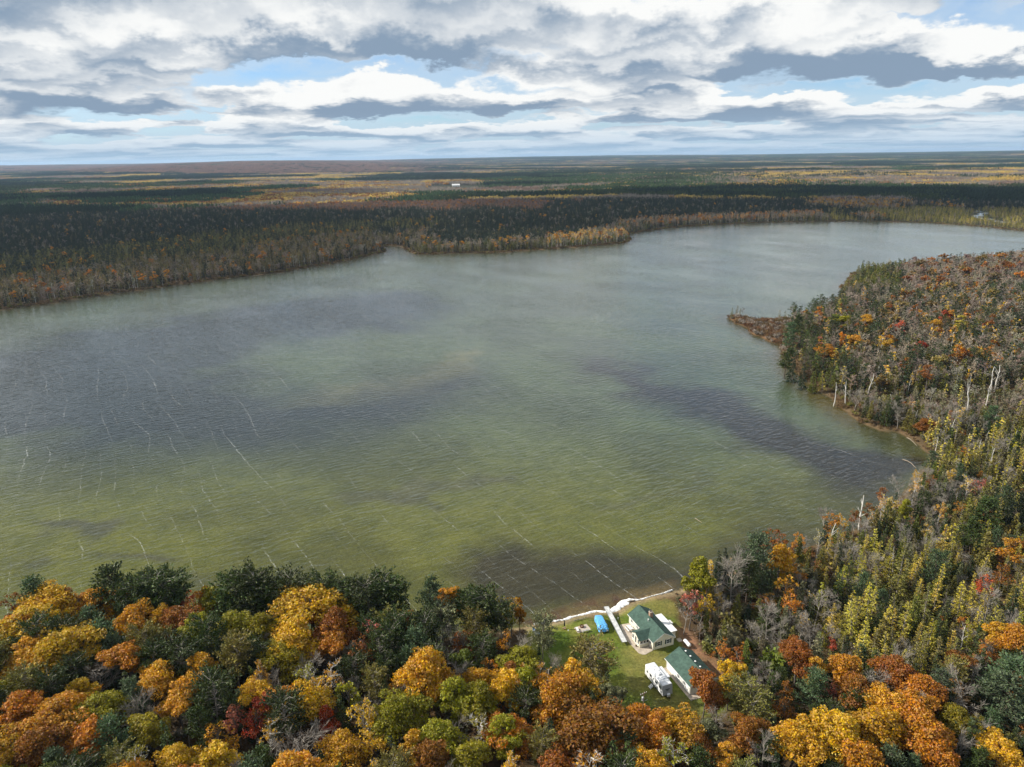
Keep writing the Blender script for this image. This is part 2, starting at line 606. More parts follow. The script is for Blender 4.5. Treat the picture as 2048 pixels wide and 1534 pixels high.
    B = mixc(B, np.clip(D * (0.62 + wob), 0, 0.8), (0.070, 0.066, 0.050))
    P = np.stack([X, Y], 1)
    D = soft([(1040, 1240), (1100, 1222), (1200, 1190), (1290, 1172), (1350, 1160), (1350, 1200), (1200, 1230), (1070, 1255)], 2.5, P)
    B = mixc(B, np.clip(D * 0.95, 0, 1), (0.12, 0.082, 0.040))
    B = mixc(B, np.clip(D * smooth(n3, 0.5, 0.62), 0, 1) * 0.8, (0.080, 0.036, 0.022))
    edge = smooth(sd, -16, -1) * smooth(Y, 230, 300)
    B = mixc(B, edge * 0.8, (0.055, 0.042, 0.018))
    east = soft([(1560, 690), (1600, 745), (1660, 790), (1720, 840), (1700, 850), (1620, 800), (1560, 740)], 7, P)
    B = mixc(B, np.clip(east, 0, 1) * 0.8, (0.085, 0.060, 0.012))
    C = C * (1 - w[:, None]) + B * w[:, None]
    m = bpy.data.materials.new('ground_cover')
    m.use_nodes = True
    N = Nodes(m.node_tree)
    at = N.new('ShaderNodeAttribute', attribute_name='cover', attribute_type='GEOMETRY')
    tc = N.new('ShaderNodeNewGeometry').outputs['Position']
    fine = N.noise(tc, 1.6, 5.0, 0.7)
    blot = N.noise(tc, 0.12, 4.0, 0.6)
    col = N.mix(1.0, at.outputs['Color'], N.mix(N.ramp(fine, 0.25, 0.75), (0.62, 0.62, 0.62), (1.38, 1.38, 1.38)), 'MULTIPLY')
    col = N.mix(1.0, col, N.mix(N.ramp(blot, 0.3, 0.7), (0.84, 0.86, 0.84), (1.16, 1.12, 1.10)), 'MULTIPLY')
    b = N.new('ShaderNodeBsdfPrincipled')
    N.put(b.inputs['Base Color'], col)
    b.inputs['Roughness'].default_value = 0.95
    b.inputs['Specular IOR Level'].default_value = 0.1
    bn = N.new('ShaderNodeBump')
    bn.inputs['Strength'].default_value = 0.5
    bn.inputs['Distance'].default_value = 0.15
    N.put(bn.inputs['Height'], fine)
    m.node_tree.links.new(bn.outputs[0], b.inputs['Normal'])
    o = N.new('ShaderNodeOutputMaterial')
    m.node_tree.links.new(b.outputs[0], o.inputs[0])
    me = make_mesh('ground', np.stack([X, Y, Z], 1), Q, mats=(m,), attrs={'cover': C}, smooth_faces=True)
    ob = link('ground', me)
    ob['kind'] = 'structure'
    ob['label'] = 'woodland floor, lawn and lake bed reaching to the horizon'
    return ob


build_ground()

# ------------------------------------------------------------------ water
STREAK = math.radians(-58)          # the wind blows the foam into lines along this heading


def build_water():
    m = bpy.data.materials.new('lake_water')
    m.use_nodes = True
    N = Nodes(m.node_tree)
    pos = N.new('ShaderNodeNewGeometry').outputs['Position']
    x, y, z = N.sep(pos)
    c, s = math.cos(STREAK), math.sin(STREAK)
    al = N.math('ADD', N.math('MULTIPLY', x, c), N.math('MULTIPLY', y, s))        # along the wind
    ac = N.math('SUBTRACT', N.math('MULTIPLY', y, c), N.math('MULTIPLY', x, s))   # across it
    # waves: crests lie across the wind
    w1 = N.noise(N.comb(N.math('MULTIPLY', al, 0.60), N.math('MULTIPLY', ac, 0.19), 0.0), 1.0, 2.0, 0.45, 0.35)
    w2 = N.noise(N.comb(N.math('MULTIPLY', al, 1.5), N.math('MULTIPLY', ac, 0.6), 4.0), 1.0, 2.0, 0.5, 0.2)
    big = N.noise(N.comb(N.math('MULTIPLY', al, 0.012), N.math('MULTIPLY', ac, 0.02), 9.0), 1.0, 3.0, 0.55)
    gust = N.ramp(big, 0.3, 0.7, 0.55, 1.2)
    hgt = N.math('MULTIPLY', N.math('MULTIPLY_ADD', w2, 0.22, w1), gust)
    bn = N.new('ShaderNodeBump')
    bn.inputs['Strength'].default_value = 1.0
    bn.inputs['Distance'].default_value = WAVE
    N.put(bn.inputs['Height'], hgt)
    # the body of the water: clear over pale marl, slightly green
    tr = N.new('ShaderNodeBsdfTransparent')
    tr.inputs[0].default_value = (0.88, 0.91, 0.82, 1)
    gl = N.new('ShaderNodeBsdfGlossy')
    gl.inputs['Roughness'].default_value = 0.10
    gl.inputs['Color'].default_value = (1, 1, 1, 1)
    m.node_tree.links.new(bn.outputs[0], gl.inputs['Normal'])
    inc = N.new('ShaderNodeNewGeometry').outputs['Incoming']
    cosn = N.new('ShaderNodeVectorMath', operation='DOT_PRODUCT')
    N.put(cosn.inputs[0], inc); N.put(cosn.inputs[1], bn.outputs[0])
    gr = N.math('SUBTRACT', 1.0, N.math('ABSOLUTE', cosn.outputs['Value']), clamp=True)
    fres = N.math('MULTIPLY_ADD', N.math('POWER', gr, 5.0), 0.98, 0.02, clamp=True)
    mx = N.new('ShaderNodeMixShader')
    N.put(mx.inputs[0], fres)
    m.node_tree.links.new(tr.outputs[0], mx.inputs[1])
    m.node_tree.links.new(gl.outputs[0], mx.inputs[2])
    # foam gathered into wind lines
    warp = N.noise(N.comb(N.math('MULTIPLY', al, 0.010), N.math('MULTIPLY', ac, 0.028), 1.0), 1.0, 2.0, 0.5)
    wig = N.noise(N.comb(N.math('MULTIPLY', al, 0.10), N.math('MULTIPLY', ac, 0.04), 7.0), 1.0, 3.0, 0.6)
    acw = N.math('ADD', N.math('MULTIPLY_ADD', warp, 22.0, ac), N.math('MULTIPLY', wig, 1.7))
    row = N.math('DIVIDE', acw, 6.5)
    off = N.math('ABSOLUTE', N.math('SUBTRACT', N.math('FRACT', row), 0.5))
    line = N.ramp(off, 0.0, 0.033, 1.0, 0.0)
    brk = N.ramp(N.noise(N.comb(N.math('MULTIPLY', al, 0.022), N.math('MULTIPLY', N.math('FLOOR', row), 3.7), 5.0), 1.0, 4.0, 0.65), 0.42, 0.68)
    speck = N.ramp(N.noise(N.comb(al, ac, 6.0), 0.7, 3.0, 0.7), 0.40, 0.68, 0.02, 1.0)
    foam = N.math('MULTIPLY', N.math('MULTIPLY', line, brk), N.math('MULTIPLY', speck, 0.54))
    df = N.new('ShaderNodeBsdfDiffuse')
    df.inputs[0].default_value = (0.72, 0.74, 0.70, 1)
    mf = N.new('ShaderNodeMixShader')
    N.put(mf.inputs[0], foam)
    m.node_tree.links.new(mx.outputs[0], mf.inputs[1])
    m.node_tree.links.new(df.outputs[0], mf.inputs[2])
    o = N.new('ShaderNodeOutputMaterial')
    m.node_tree.links.new(mf.outputs[0], o.inputs[0])
    lo = LAKE.min(0) - 20; hi = LAKE.max(0) + 20
    G = Geo()
    nx, ny = 24, 18
    xs = np.linspace(lo[0], hi[0], nx + 1); ys = np.linspace(lo[1], hi[1], ny + 1)
    V = [(a, b, 0.0) for b in ys for a in xs]
    F = [(j * (nx + 1) + i, j * (nx + 1) + i + 1, (j + 1) * (nx + 1) + i + 1, (j + 1) * (nx + 1) + i) for j in range(ny) for i in range(nx)]
    G.V, G.F = V, F
    w = G.build('lake_water', m)
    w['kind'] = 'structure'
    w['label'] = 'wind-rippled shallow green lake with foam streaks'


WAVE = 0.44
build_water()

# ------------------------------------------------------------------ trees
PAL = {  # leaf colours, linear
    'golden': (0.60, 0.345, 0.016), 'amber': (0.54, 0.255, 0.014), 'orange': (0.47, 0.185, 0.014), 'rust': (0.285, 0.108, 0.020),
    'red': (0.46, 0.075, 0.030), 'pink': (0.46, 0.15, 0.10), 'yellow-green': (0.27, 0.235, 0.016), 'leaf-green': (0.13, 0.15, 0.024),
    'dark green': (0.052, 0.072, 0.017), 'blue-green': (0.085, 0.125, 0.055), 'deep green': (0.026, 0.042, 0.016),
    'olive': (0.185, 0.165, 0.036), 'straw yellow': (0.46, 0.36, 0.05), 'grey': (0.27, 0.245, 0.22), 'pale': (0.62, 0.58, 0.52),
    'brown': (0.16, 0.10, 0.055), 'grey-green': (0.185, 0.175, 0.090),
}


def leaf_material(name, source, transl=0.30):
    m = bpy.data.materials.new(name)
    m.use_nodes = True
    N = Nodes(m.node_tree)
    if source == 'object':
        base = N.new('ShaderNodeObjectInfo').outputs['Color']
    else:
        base = N.new('ShaderNodeAttribute', attribute_name='tint', attribute_type='INSTANCER').outputs['Color']
    var = N.new('ShaderNodeAttribute', attribute_name='var', attribute_type='GEOMETRY').outputs['Fac']
    hs = N.new('ShaderNodeHueSaturation')
    N.put(hs.inputs['Hue'], N.math('MULTIPLY_ADD', N.math('FRACT', N.math('MULTIPLY', var, 7.31)), 0.034, 0.486))
    N.put(hs.inputs['Saturation'], N.math('MULTIPLY_ADD', N.math('FRACT', N.math('MULTIPLY', var, 3.77)), 0.30, 0.84))
    N.put(hs.inputs['Value'], N.math('MULTIPLY_ADD', var, 0.85, 0.55))
    N.put(hs.inputs['Color'], base)
    d = N.new('ShaderNodeBsdfPrincipled')
    N.put(d.inputs['Base Color'], hs.outputs[0])
    d.inputs['Roughness'].default_value = 0.6
    d.inputs['Specular IOR Level'].default_value = 0.25
    t = N.new('ShaderNodeBsdfTranslucent')
    N.put(t.inputs[0], hs.outputs[0])
    mx = N.new('ShaderNodeMixShader')
    mx.inputs[0].default_value = transl
    m.node_tree.links.new(d.outputs[0], mx.inputs[1])
    m.node_tree.links.new(t.outputs[0], mx.inputs[2])
    o = N.new('ShaderNodeOutputMaterial')
    m.node_tree.links.new(mx.outputs[0], o.inputs[0])
    return m


LEAF_OBJ = leaf_material('leaves', 'object')
LEAF_INST = leaf_material('woodland_leaves', 'instancer')
NEEDLE_OBJ = leaf_material('needles', 'object', 0.12)
NEEDLE_INST = leaf_material('woodland_needles', 'instancer', 0.12)
BARK = material('bark', (0.17, 0.145, 0.125), 0.9, vary=0.35, scale=1.5, bump=0.4, bump_scale=6)
BARK_DARK = material('pine_bark', (0.13, 0.095, 0.075), 0.9, vary=0.35, scale=1.5, bump=0.4, bump_scale=6)
BARK_GREY = material('grey_bark', (0.33, 0.295, 0.25), 0.9, vary=0.25, scale=2.0)
BARK_WHITE = material('birch_bark', (0.66, 0.63, 0.57), 0.8, vary=0.2, scale=2.5, stain=(0.12, 0.10, 0.09))


class Sticks:
    """tapered limbs, as arrays"""
    def __init__(self):
        self.V = []; self.Q = []; self.n = 0

    def add(self, path, radii, sides=5):
        P = np.asarray(path, float); m = len(P)
        R = np.asarray(radii, float)
        t = np.gradient(P, axis=0)
        t /= np.linalg.norm(t, axis=1)[:, None] + 1e-9
        ref = np.where(np.abs(t[:, 2:3]) < 0.9, np.array([[0, 0, 1.0]]), np.array([[1.0, 0, 0]]))
        a = np.cross(t, ref); a /= np.linalg.norm(a, axis=1)[:, None] + 1e-9
        b = np.cross(t, a)
        an = np.arange(sides) * 2 * np.pi / sides
        V = P[:, None] + (a[:, None] * np.cos(an)[None, :, None] + b[:, None] * np.sin(an)[None, :, None]) * R[:, None, None]
        self.V.append(V.reshape(-1, 3))
        i, k = np.meshgrid(np.arange(m - 1), np.arange(sides), indexing='ij')
        q = (k + 1) % sides
        self.Q.append((np.stack([i * sides + k, i * sides + q, (i + 1) * sides + q, (i + 1) * sides + k], -1).reshape(-1, 4)) + self.n)
        self.n += m * sides
        return self

    def arrays(self):
        return np.concatenate(self.V), np.concatenate(self.Q)


def unit(v):
    return v / (np.linalg.norm(v, axis=-1, keepdims=True) + 1e-9)


def cards(P, Nrm, size, rng, aspect=0.62):
    """leaf sprays: one lozenge each"""
    P = np.asarray(P, float); n = len(P)
    Nrm = unit(Nrm)
    T = unit(np.cross(Nrm, rng.normal(size=(n, 3))))
    B = np.cross(Nrm, T)
    s = (size * rng.uniform(0.65, 1.35, n))[:, None]
    V = np.stack([P + T * s, P + B * s * aspect, P - T * s, P - B * s * aspect], 1).reshape(-1, 3)
    Q = np.arange(n * 4).reshape(-1, 4)
    var = np.repeat(rng.uniform(0, 1, n), 4)
    return V, Q, var


def blades(A, D, length, width, rng):
    """needle sprays or twigs: long thin lozenges from A along D"""
    n = len(A); D = unit(D)
    S = unit(np.cross(D, rng.normal(size=(n, 3))))
    L = (length * rng.uniform(0.7, 1.3, n))[:, None]; W = (width * rng.uniform(0.7, 1.3, n))[:, None]
    V = np.stack([A, A + D * L * 0.5 + S * W, A + D * L, A + D * L * 0.5 - S * W], 1).reshape(-1, 3)
    return V, np.arange(n * 4).reshape(-1, 4), np.repeat(rng.uniform(0, 1, n), 4)


def merge(parts):
    V = []; Q = []; A = []; n = 0
    for v, q, a in parts:
        V.append(v); Q.append(q + n); A.append(a); n += len(v)
    return np.concatenate(V), np.concatenate(Q), np.concatenate(A)


def limb_path(a, b, rng, sag=0.1, n=4):
    a = np.asarray(a, float); b = np.asarray(b, float)
    t = np.linspace(0, 1, n)[:, None]
    L = np.linalg.norm(b - a)
    p = a + (b - a) * t + rng.normal(size=(n, 3)) * 0.05 * L * np.sin(t * np.pi)
    p[:, 2] += np.sin(t[:, 0] * np.pi) * sag * L
    return p


def broadleaf(seed, h=1.0, spread=0.30, base=0.34, clumps=42, per=105, size=0.026, gaps=0.0):
    """rounded crown of leaf clumps on forking limbs; unit height 1 (scaled on placing)"""
    rng = np.random.default_rng(seed)
    st = Sticks()
    lean = rng.normal(size=2) * 0.03
    top = 0.80
    tz = np.linspace(0, top, 7)
    trunk = np.stack([lean[0] * tz + rng.normal(size=7) * 0.006, lean[1] * tz + rng.normal(size=7) * 0.006, tz], 1)
    st.add(trunk, np.linspace(0.016, 0.004, 7), 6)
    # several uneven sub-crowns, each a cloud of leaf clumps
    nl = rng.integers(5, 8)
    lobes = []
    for q in range(nl):
        an = q * 6.283 / nl + rng.normal() * 0.4
        rr = spread * rng.uniform(0.30, 0.66)
        lobes.append((np.array([math.cos(an) * rr, math.sin(an) * rr, base + (1 - base) * rng.uniform(0.25, 0.72)]), spread * rng.uniform(0.36, 0.58)))
    lobes.append((np.array([*(rng.normal(size=2) * 0.12 * spread), 1.0 - spread * 0.42]), spread * rng.uniform(0.38, 0.5)))
    cent = []
    tries = 0
    while len(cent) < clumps and tries < 5000:
        tries += 1
        c, lr = lobes[rng.integers(len(lobes))]
        d = unit(rng.normal(size=3))
        if d[2] < -0.35 and rng.random() < 0.7:
            continue
        p = c + d * lr * rng.uniform(0.55, 1.05) * np.array([1, 1, 0.85])
        p[2] = min(max(p[2], base), 0.985)
        p[:2] += lean * p[2]
        if all(np.linalg.norm(p - q) > spread * 0.22 for q in cent):
            cent.append(p)
    cent = np.array(cent)
    parts = []
    for p in cent:
        r = spread * rng.uniform(0.15, 0.31)
        n = int(per * (r / spread / 0.23) ** 1.6 * rng.uniform(0.45, 1.2) * (1 - gaps * rng.random()))
        d = unit(rng.normal(size=(n, 3)) + np.array([0, 0, 0.25]))
        rad = r * rng.uniform(0.45, 1.08, n) ** 0.7
        P = p + d * rad[:, None] * np.array([1.05, 1.05, 0.78])
        v_, q_, a_ = cards(P, d + rng.normal(size=(n, 3)) * 0.75, size, rng)
        parts.append((v_, q_, 0.45 * rng.random() + 0.55 * a_))
        zt = min(top, max(base * 0.8, p[2] - rng.uniform(0.06, 0.22)))
        a = np.array([np.interp(zt, tz, trunk[:, 0]), np.interp(zt, tz, trunk[:, 1]), zt])
        st.add(limb_path(a, p, rng, 0.08), np.linspace(0.0062, 0.0016, 4), 4)
    V, Q, var = merge(parts)
    return st.arrays(), (V, Q, var)


def pine(seed, base=0.42, spread=0.21, whorls=11, per=7, tuft=24, round_top=True, plume=False):
    """open pine: grey trunk, near level limbs, needle tufts towards their ends"""
    rng = np.random.default_rng(seed)
    st = Sticks(); parts = []
    bend = rng.normal(size=2) * 0.02
    tz = np.linspace(0, 1, 8)
    tr = np.stack([bend[0] * np.sin(tz * 3), bend[1] * np.sin(tz * 2.5), tz], 1)
    st.add(tr, np.linspace(0.0145, 0.0025, 8), 6)
    for w in range(whorls):
        f = w / (whorls - 1)
        z = base + (0.97 - base) * f
        prof = math.sin(min(1.0, 0.22 + 0.95 * (1 - f)) * math.pi / 2) if not round_top else (0.45 + 0.75 * math.sin(math.pi * min(1, 0.18 + 0.72 * (1 - f))))
        L0 = spread * prof
        for k in range(per):
            an = rng.uniform(0, 6.283)
            L = L0 * rng.uniform(0.55, 1.2)
            if L < 0.02:
                continue
            rise = rng.uniform(-0.05, 0.35) + 0.35 * f
            zz = z + rng.normal() * 0.012
            a = np.array([np.interp(zz, tz, tr[:, 0]), np.interp(zz, tz, tr[:, 1]), zz])
            b = a + np.array([math.cos(an) * L, math.sin(an) * L, L * rise])
            st.add(limb_path(a, b, rng, 0.05, 3), (0.0045, 0.003, 0.0012), 3)
            m = int(tuft * (0.5 + L / spread))
            t = rng.uniform(0.38 if not plume else 0.25, 1.08, m)
            P = a + (b - a) * t[:, None] + rng.normal(size=(m, 3)) * np.array([0.020, 0.020, 0.011]) * (1.0 if not plume else 1.3)
            D = unit(b - a) * 0.8 + rng.normal(size=(m, 3)) * 0.7 + np.array([0, 0, 0.35])
            parts.append(blades(P, D, 0.042, 0.0085, rng))
    # leader
    m = 30
    P = np.stack([rng.normal(size=m) * 0.012 + tr[-1, 0], rng.normal(size=m) * 0.012 + tr[-1, 1], rng.uniform(0.93, 1.0, m)], 1)
    parts.append(blades(P, rng.normal(size=(m, 3)) * 0.5 + np.array([0, 0, 1]), 0.04, 0.008, rng))
    V, Q, var = merge(parts)
    return st.arrays(), (V, Q, var)


def spruce(seed, spread=0.15, base=0.06, levels=22, per=9, fill=9, droop=0.25, thin=0.0, needle=(0.034, 0.011)):
    """narrow spire of drooping branch tiers"""
    rng = np.random.default_rng(seed)
    st = Sticks(); parts = []
    st.add([(0, 0, 0), (0, 0, 0.5), (0, 0, 1.0)], (0.011, 0.007, 0.001), 5)
    for l in range(levels):
        f = l / (levels - 1)
        z = base + (0.97 - base) * f
        L0 = spread * (1 - f) ** 0.85 + 0.012
        for k in range(max(4, int(per * (1 - 0.5 * f)))):
            if rng.random() < thin:
                continue
            an = rng.uniform(0, 6.283); L = L0 * rng.uniform(0.6, 1.2)
            dz = -droop * L + rng.normal() * 0.006
            a = np.array([0, 0, z + rng.normal() * 0.006]); b = a + np.array([math.cos(an) * L, math.sin(an) * L, dz])
            m = max(3, int(fill * (0.4 + L / spread)))
            t = rng.uniform(0.15, 1.0, m) ** 0.8
            P = a + (b - a) * t[:, None] + rng.normal(size=(m, 3)) * 0.005
            side = np.stack([-np.sin(an) * np.ones(m), np.cos(an) * np.ones(m), np.zeros(m)], 1) * rng.choice([-1, 1], m)[:, None]
            D = unit(b - a) + side * rng.uniform(0.2, 0.9, m)[:, None] + rng.normal(size=(m, 3)) * 0.25 + np.array([0, 0, -0.1])
            parts.append(blades(P, D, needle[0], needle[1], rng))
            if thin > 0 or l % 3 == 0:
                st.add([a, b], (0.0022, 0.0008), 3)
    V, Q, var = merge(parts)
    return st.arrays(), (V, Q, var)


def bare(seed, spread=0.26, base=0.25, limbs=15, subs=6, twigs=8, leaves=0, size=0.02, upright=0.9, fine=0.0021):
    """leafless tree: forking limbs and a mist of twigs"""
    rng = np.random.default_rng(seed)
    st = Sticks(); parts = []
    tz = np.linspace(0, 0.86, 7)
    cv = rng.normal(size=2) * 0.05
    tr = np.stack([cv[0] * tz ** 2, cv[1] * tz ** 2, tz], 1)
    st.add(tr, np.linspace(0.0125, 0.002, 7), 5)
    A = []; D = []
    for l in range(limbs):
        f = (l + rng.random()) / limbs
        z = base + (0.84 - base) * f
        an = rng.uniform(0, 6.283)
        L = spread * (1.15 - 0.55 * f) * rng.uniform(0.6, 1.15)
        a = np.array([np.interp(z, tz, tr[:, 0]), np.interp(z, tz, tr[:, 1]), z])
        b = a + np.array([math.cos(an) * L, math.sin(an) * L, L * upright * rng.uniform(0.5, 1.3)])
        b[2] = min(b[2], 1.0)
        pth = limb_path(a, b, rng, -0.05, 4)
        st.add(pth, (0.0058, 0.0040, 0.0026, 0.0010), 4)
        for s in range(subs):
            t = rng.uniform(0.25, 0.98)
            o = a + (b - a) * t
            dd = unit(unit(b - a) + rng.normal(size=3) * 0.65 + np.array([0, 0, 0.4]))
            e = o + dd * spread * rng.uniform(0.2, 0.5)
            st.add([o, e], (0.0026, 0.0008), 3)
            for q in range(twigs):
                A.append(o + (e - o) * rng.uniform(0.2, 1.0)); D.append(dd + rng.normal(size=3) * 0.55 + np.array([0, 0, 0.25]))
    A = np.array(A); D = np.array(D)
    parts.append(blades(A, D, spread * 0.36, fine, rng))
    lp = None
    if leaves:
        pick = rng.choice(len(A), leaves)
        P = A[pick] + unit(D[pick]) * spread * 0.2 * rng.random((leaves, 1)) + rng.normal(size=(leaves, 3)) * 0.012
        lp = cards(P, rng.normal(size=(leaves, 3)), size, rng)
    V, Q, var = merge(parts)
    n = len(st.V) and st.n
    sv, sq = st.arrays()
    sv = np.concatenate([sv, V]); sq = np.concatenate([sq, Q + n])
    return (sv, sq), lp


def snag(seed):
    rng = np.random.default_rng(seed)
    st = Sticks()
    z = np.linspace(0, 1, 6)
    tr = np.stack([rng.normal(size=6) * 0.012, rng.normal(size=6) * 0.012, z], 1)
    st.add(tr, np.linspace(0.024, 0.008, 6), 6)
    for k in range(6):
        zz = rng.uniform(0.35, 0.9); an = rng.uniform(0, 6.283); L = rng.uniform(0.06, 0.22)
        a = np.array([np.interp(zz, z, tr[:, 0]), np.interp(zz, z, tr[:, 1]), zz])
        b = a + np.array([math.cos(an) * L * 0.7, math.sin(an) * L * 0.7, L])
        st.add(limb_path(a, b, rng, 0.0, 3), (0.009, 0.006, 0.003), 4)
    return st.arrays(), None


def shrub(seed, n=420, size=0.085, stems=9):
    rng = np.random.default_rng(seed)
    st = Sticks(); parts = []
    for k in range(stems):
        an = rng.uniform(0, 6.283); L = rng.uniform(0.15, 0.55)
        b = np.array([math.cos(an) * L, math.sin(an) * L, rng.uniform(0.55, 0.95)])
        st.add(limb_path((0, 0, 0), b, rng, 0.05, 3), (0.02, 0.014, 0.006), 3)
        m = n // stems
        P = b * rng.uniform(0.45, 1.05, m)[:, None] + rng.normal(size=(m, 3)) * 0.13
        P[:, 2] = np.maximum(P[:, 2], 0.04)
        parts.append(cards(P, rng.normal(size=(m, 3)) + np.array([0, 0, 0.6]), size, rng))
    V, Q, var = merge(parts)
    return st.arrays(), (V, Q, var)


def reed_tuft(seed, n=90):
    rng = np.random.default_rng(seed)
    P = np.concatenate([rng.normal(size=(n, 2)) * 0.35, np.zeros((n, 1))], 1)
    D = rng.normal(size=(n, 3)) * 0.25 + np.array([0, 0, 1])
    return None, blades(P, D, 0.9, 0.045, rng)


# kind -> list of (trunk arrays, crown arrays)
NEAR = {
    'oak': [broadleaf(10 + i, spread=s, base=b, clumps=c, per=p, size=0.0155) for i, (s, b, c, p) in enumerate(
        [(0.31, 0.30, 54, 185), (0.34, 0.34, 60, 180), (0.27, 0.26, 48, 190), (0.36, 0.38, 58, 185), (0.25, 0.24, 48, 180), (0.30, 0.36, 46, 195)])],
    'thin_oak': [broadleaf(40 + i, spread=s, base=b, clumps=c, per=p, size=0.0175, gaps=0.8) for i, (s, b, c, p) in enumerate(
        [(0.25, 0.36, 30, 62), (0.28, 0.30, 34, 55), (0.22, 0.32, 26, 60)])],
    'maple': [broadleaf(60 + i, spread=s, base=b, clumps=c, per=p, size=0.0165) for i, (s, b, c, p) in enumerate(
        [(0.24, 0.22, 46, 160), (0.27, 0.26, 48, 155), (0.21, 0.30, 38, 155)])],
    'red_pine': [pine(80 + i, base=b, spread=s, whorls=w, per=7, tuft=30) for i, (b, s, w) in enumerate(
        [(0.45, 0.21, 11), (0.38, 0.24, 12), (0.52, 0.19, 10), (0.42, 0.22, 11)])],
    'white_pine': [pine(100 + i, base=b, spread=s, whorls=w, per=6, tuft=34, round_top=False, plume=True) for i, (b, s, w) in enumerate(
        [(0.25, 0.24, 13), (0.18, 0.27, 14), (0.35, 0.22, 11)])],
    'spruce': [spruce(120 + i, spread=s, base=0.05, fill=f) for i, (s, f) in enumerate([(0.16, 10), (0.13, 10), (0.19, 11)])],
    'cedar': [spruce(130 + i, spread=s, base=0.03, levels=26, per=10, fill=11, droop=-0.35, needle=(0.036, 0.015)) for i, s in enumerate([0.15, 0.19, 0.13])],
    'larch': [spruce(140 + i, spread=s, base=0.20, levels=22, per=7, fill=12, droop=0.0, thin=t, needle=(0.031, 0.0095)) for i, (s, t) in enumerate(
        [(0.15, 0.25), (0.12, 0.3), (0.17, 0.4), (0.13, 0.15)])],
    'bare_tree': [bare(160 + i, spread=s, base=b, limbs=l) for i, (s, b, l) in enumerate([(0.27, 0.22, 15), (0.22, 0.30, 13), (0.31, 0.2, 16), (0.2, 0.35, 12)])],
    'birch': [bare(180 + i, spread=0.18, base=0.35, limbs=13, subs=5, twigs=5, leaves=n, size=0.018) for i, n in enumerate([420, 260, 650])],
    'snag': [snag(200 + i) for i in range(3)],
    'bush': [shrub(210 + i) for i in range(3)],
}
BARKS = {'oak': BARK, 'thin_oak': BARK, 'maple': BARK, 'red_pine': BARK_GREY, 'white_pine': BARK_DARK, 'spruce': BARK_DARK, 'cedar': BARK_DARK,
         'larch': BARK_GREY, 'bare_tree': BARK_GREY, 'birch': BARK_WHITE, 'snag': BARK_WHITE, 'bush': BARK}
NEEDLED = {'red_pine', 'white_pine', 'spruce', 'cedar', 'larch'}
NEAR_MESH = {}
for kind, lst in NEAR.items():
    for i, (tr, cr) in enumerate(lst):
        tm = make_mesh('trunk', tr[0], tr[1], mats=(BARKS[kind],), smooth_faces=True)
        cm = None
        if cr is not None:
            cm = make_mesh('crown', cr[0], cr[1], mats=(NEEDLE_OBJ if kind in NEEDLED else LEAF_OBJ,), attrs={'var': cr[2]})
        NEAR_MESH.setdefault(kind, []).append((tm, cm))

# ------------------------------------------------------------------ single trees
CLEAR_PX = np.array([(1075, 1240), (1200, 1205), (1350, 1172), (1372, 1240), (1390, 1290), (1440, 1335), (1425, 1372), (1395, 1392), (1395, 1420),
                     (1300, 1425), (1265, 1400), (1240, 1350), (1215, 1300), (1150, 1290), (1105, 1300)], float)
WATER_PX = np.array([(990, 1160), (1340, 1165), (1420, 1112), (1500, 1085), (1640, 1040), (1740, 998), (1825, 945), (1846, 905), (1700, 840), (1000, 700)], float)
KIND_WORD = {'oak': 'oak', 'thin_oak': 'half-bare oak', 'maple': 'maple', 'red_pine': 'pine', 'white_pine': 'feathery pine', 'spruce': 'spruce',
             'cedar': 'cedar', 'larch': 'larch', 'bare_tree': 'leafless tree', 'birch': 'white-trunked birch', 'snag': 'dead snag', 'bush': 'bush'}
CATEGORY = {'oak': 'oak tree', 'thin_oak': 'oak tree', 'maple': 'maple tree', 'red_pine': 'pine tree', 'white_pine': 'pine tree', 'spruce': 'spruce tree',
            'cedar': 'cedar tree', 'larch': 'larch tree', 'bare_tree': 'bare tree', 'birch': 'birch tree', 'snag': 'dead tree', 'bush': 'bush'}
NAME = {'oak': 'oak_tree', 'thin_oak': 'oak_tree', 'maple': 'maple_tree', 'red_pine': 'pine_tree', 'white_pine': 'pine_tree', 'spruce': 'spruce_tree',
        'cedar': 'cedar_tree', 'larch': 'larch_tree', 'bare_tree': 'bare_tree', 'birch': 'birch_tree', 'snag': 'dead_tree', 'bush': 'bush'}
MORE_TREES = [] # past 300 of a kind: they join the woodland
TREES = []      # dicts: x, y, h, kind, colour, label
rs = random.Random(7)


def top_at(u, v, kind, colour, h, label=None, w=1.0, variant=None):
    x, y = g(u, v, 1.0 + h * 0.985)
    if kind == 'oak':
        w *= 1.18
    TREES.append(dict(x=x, y=y, h=h, kind=kind, colour=colour, label=label, w=w, variant=variant))


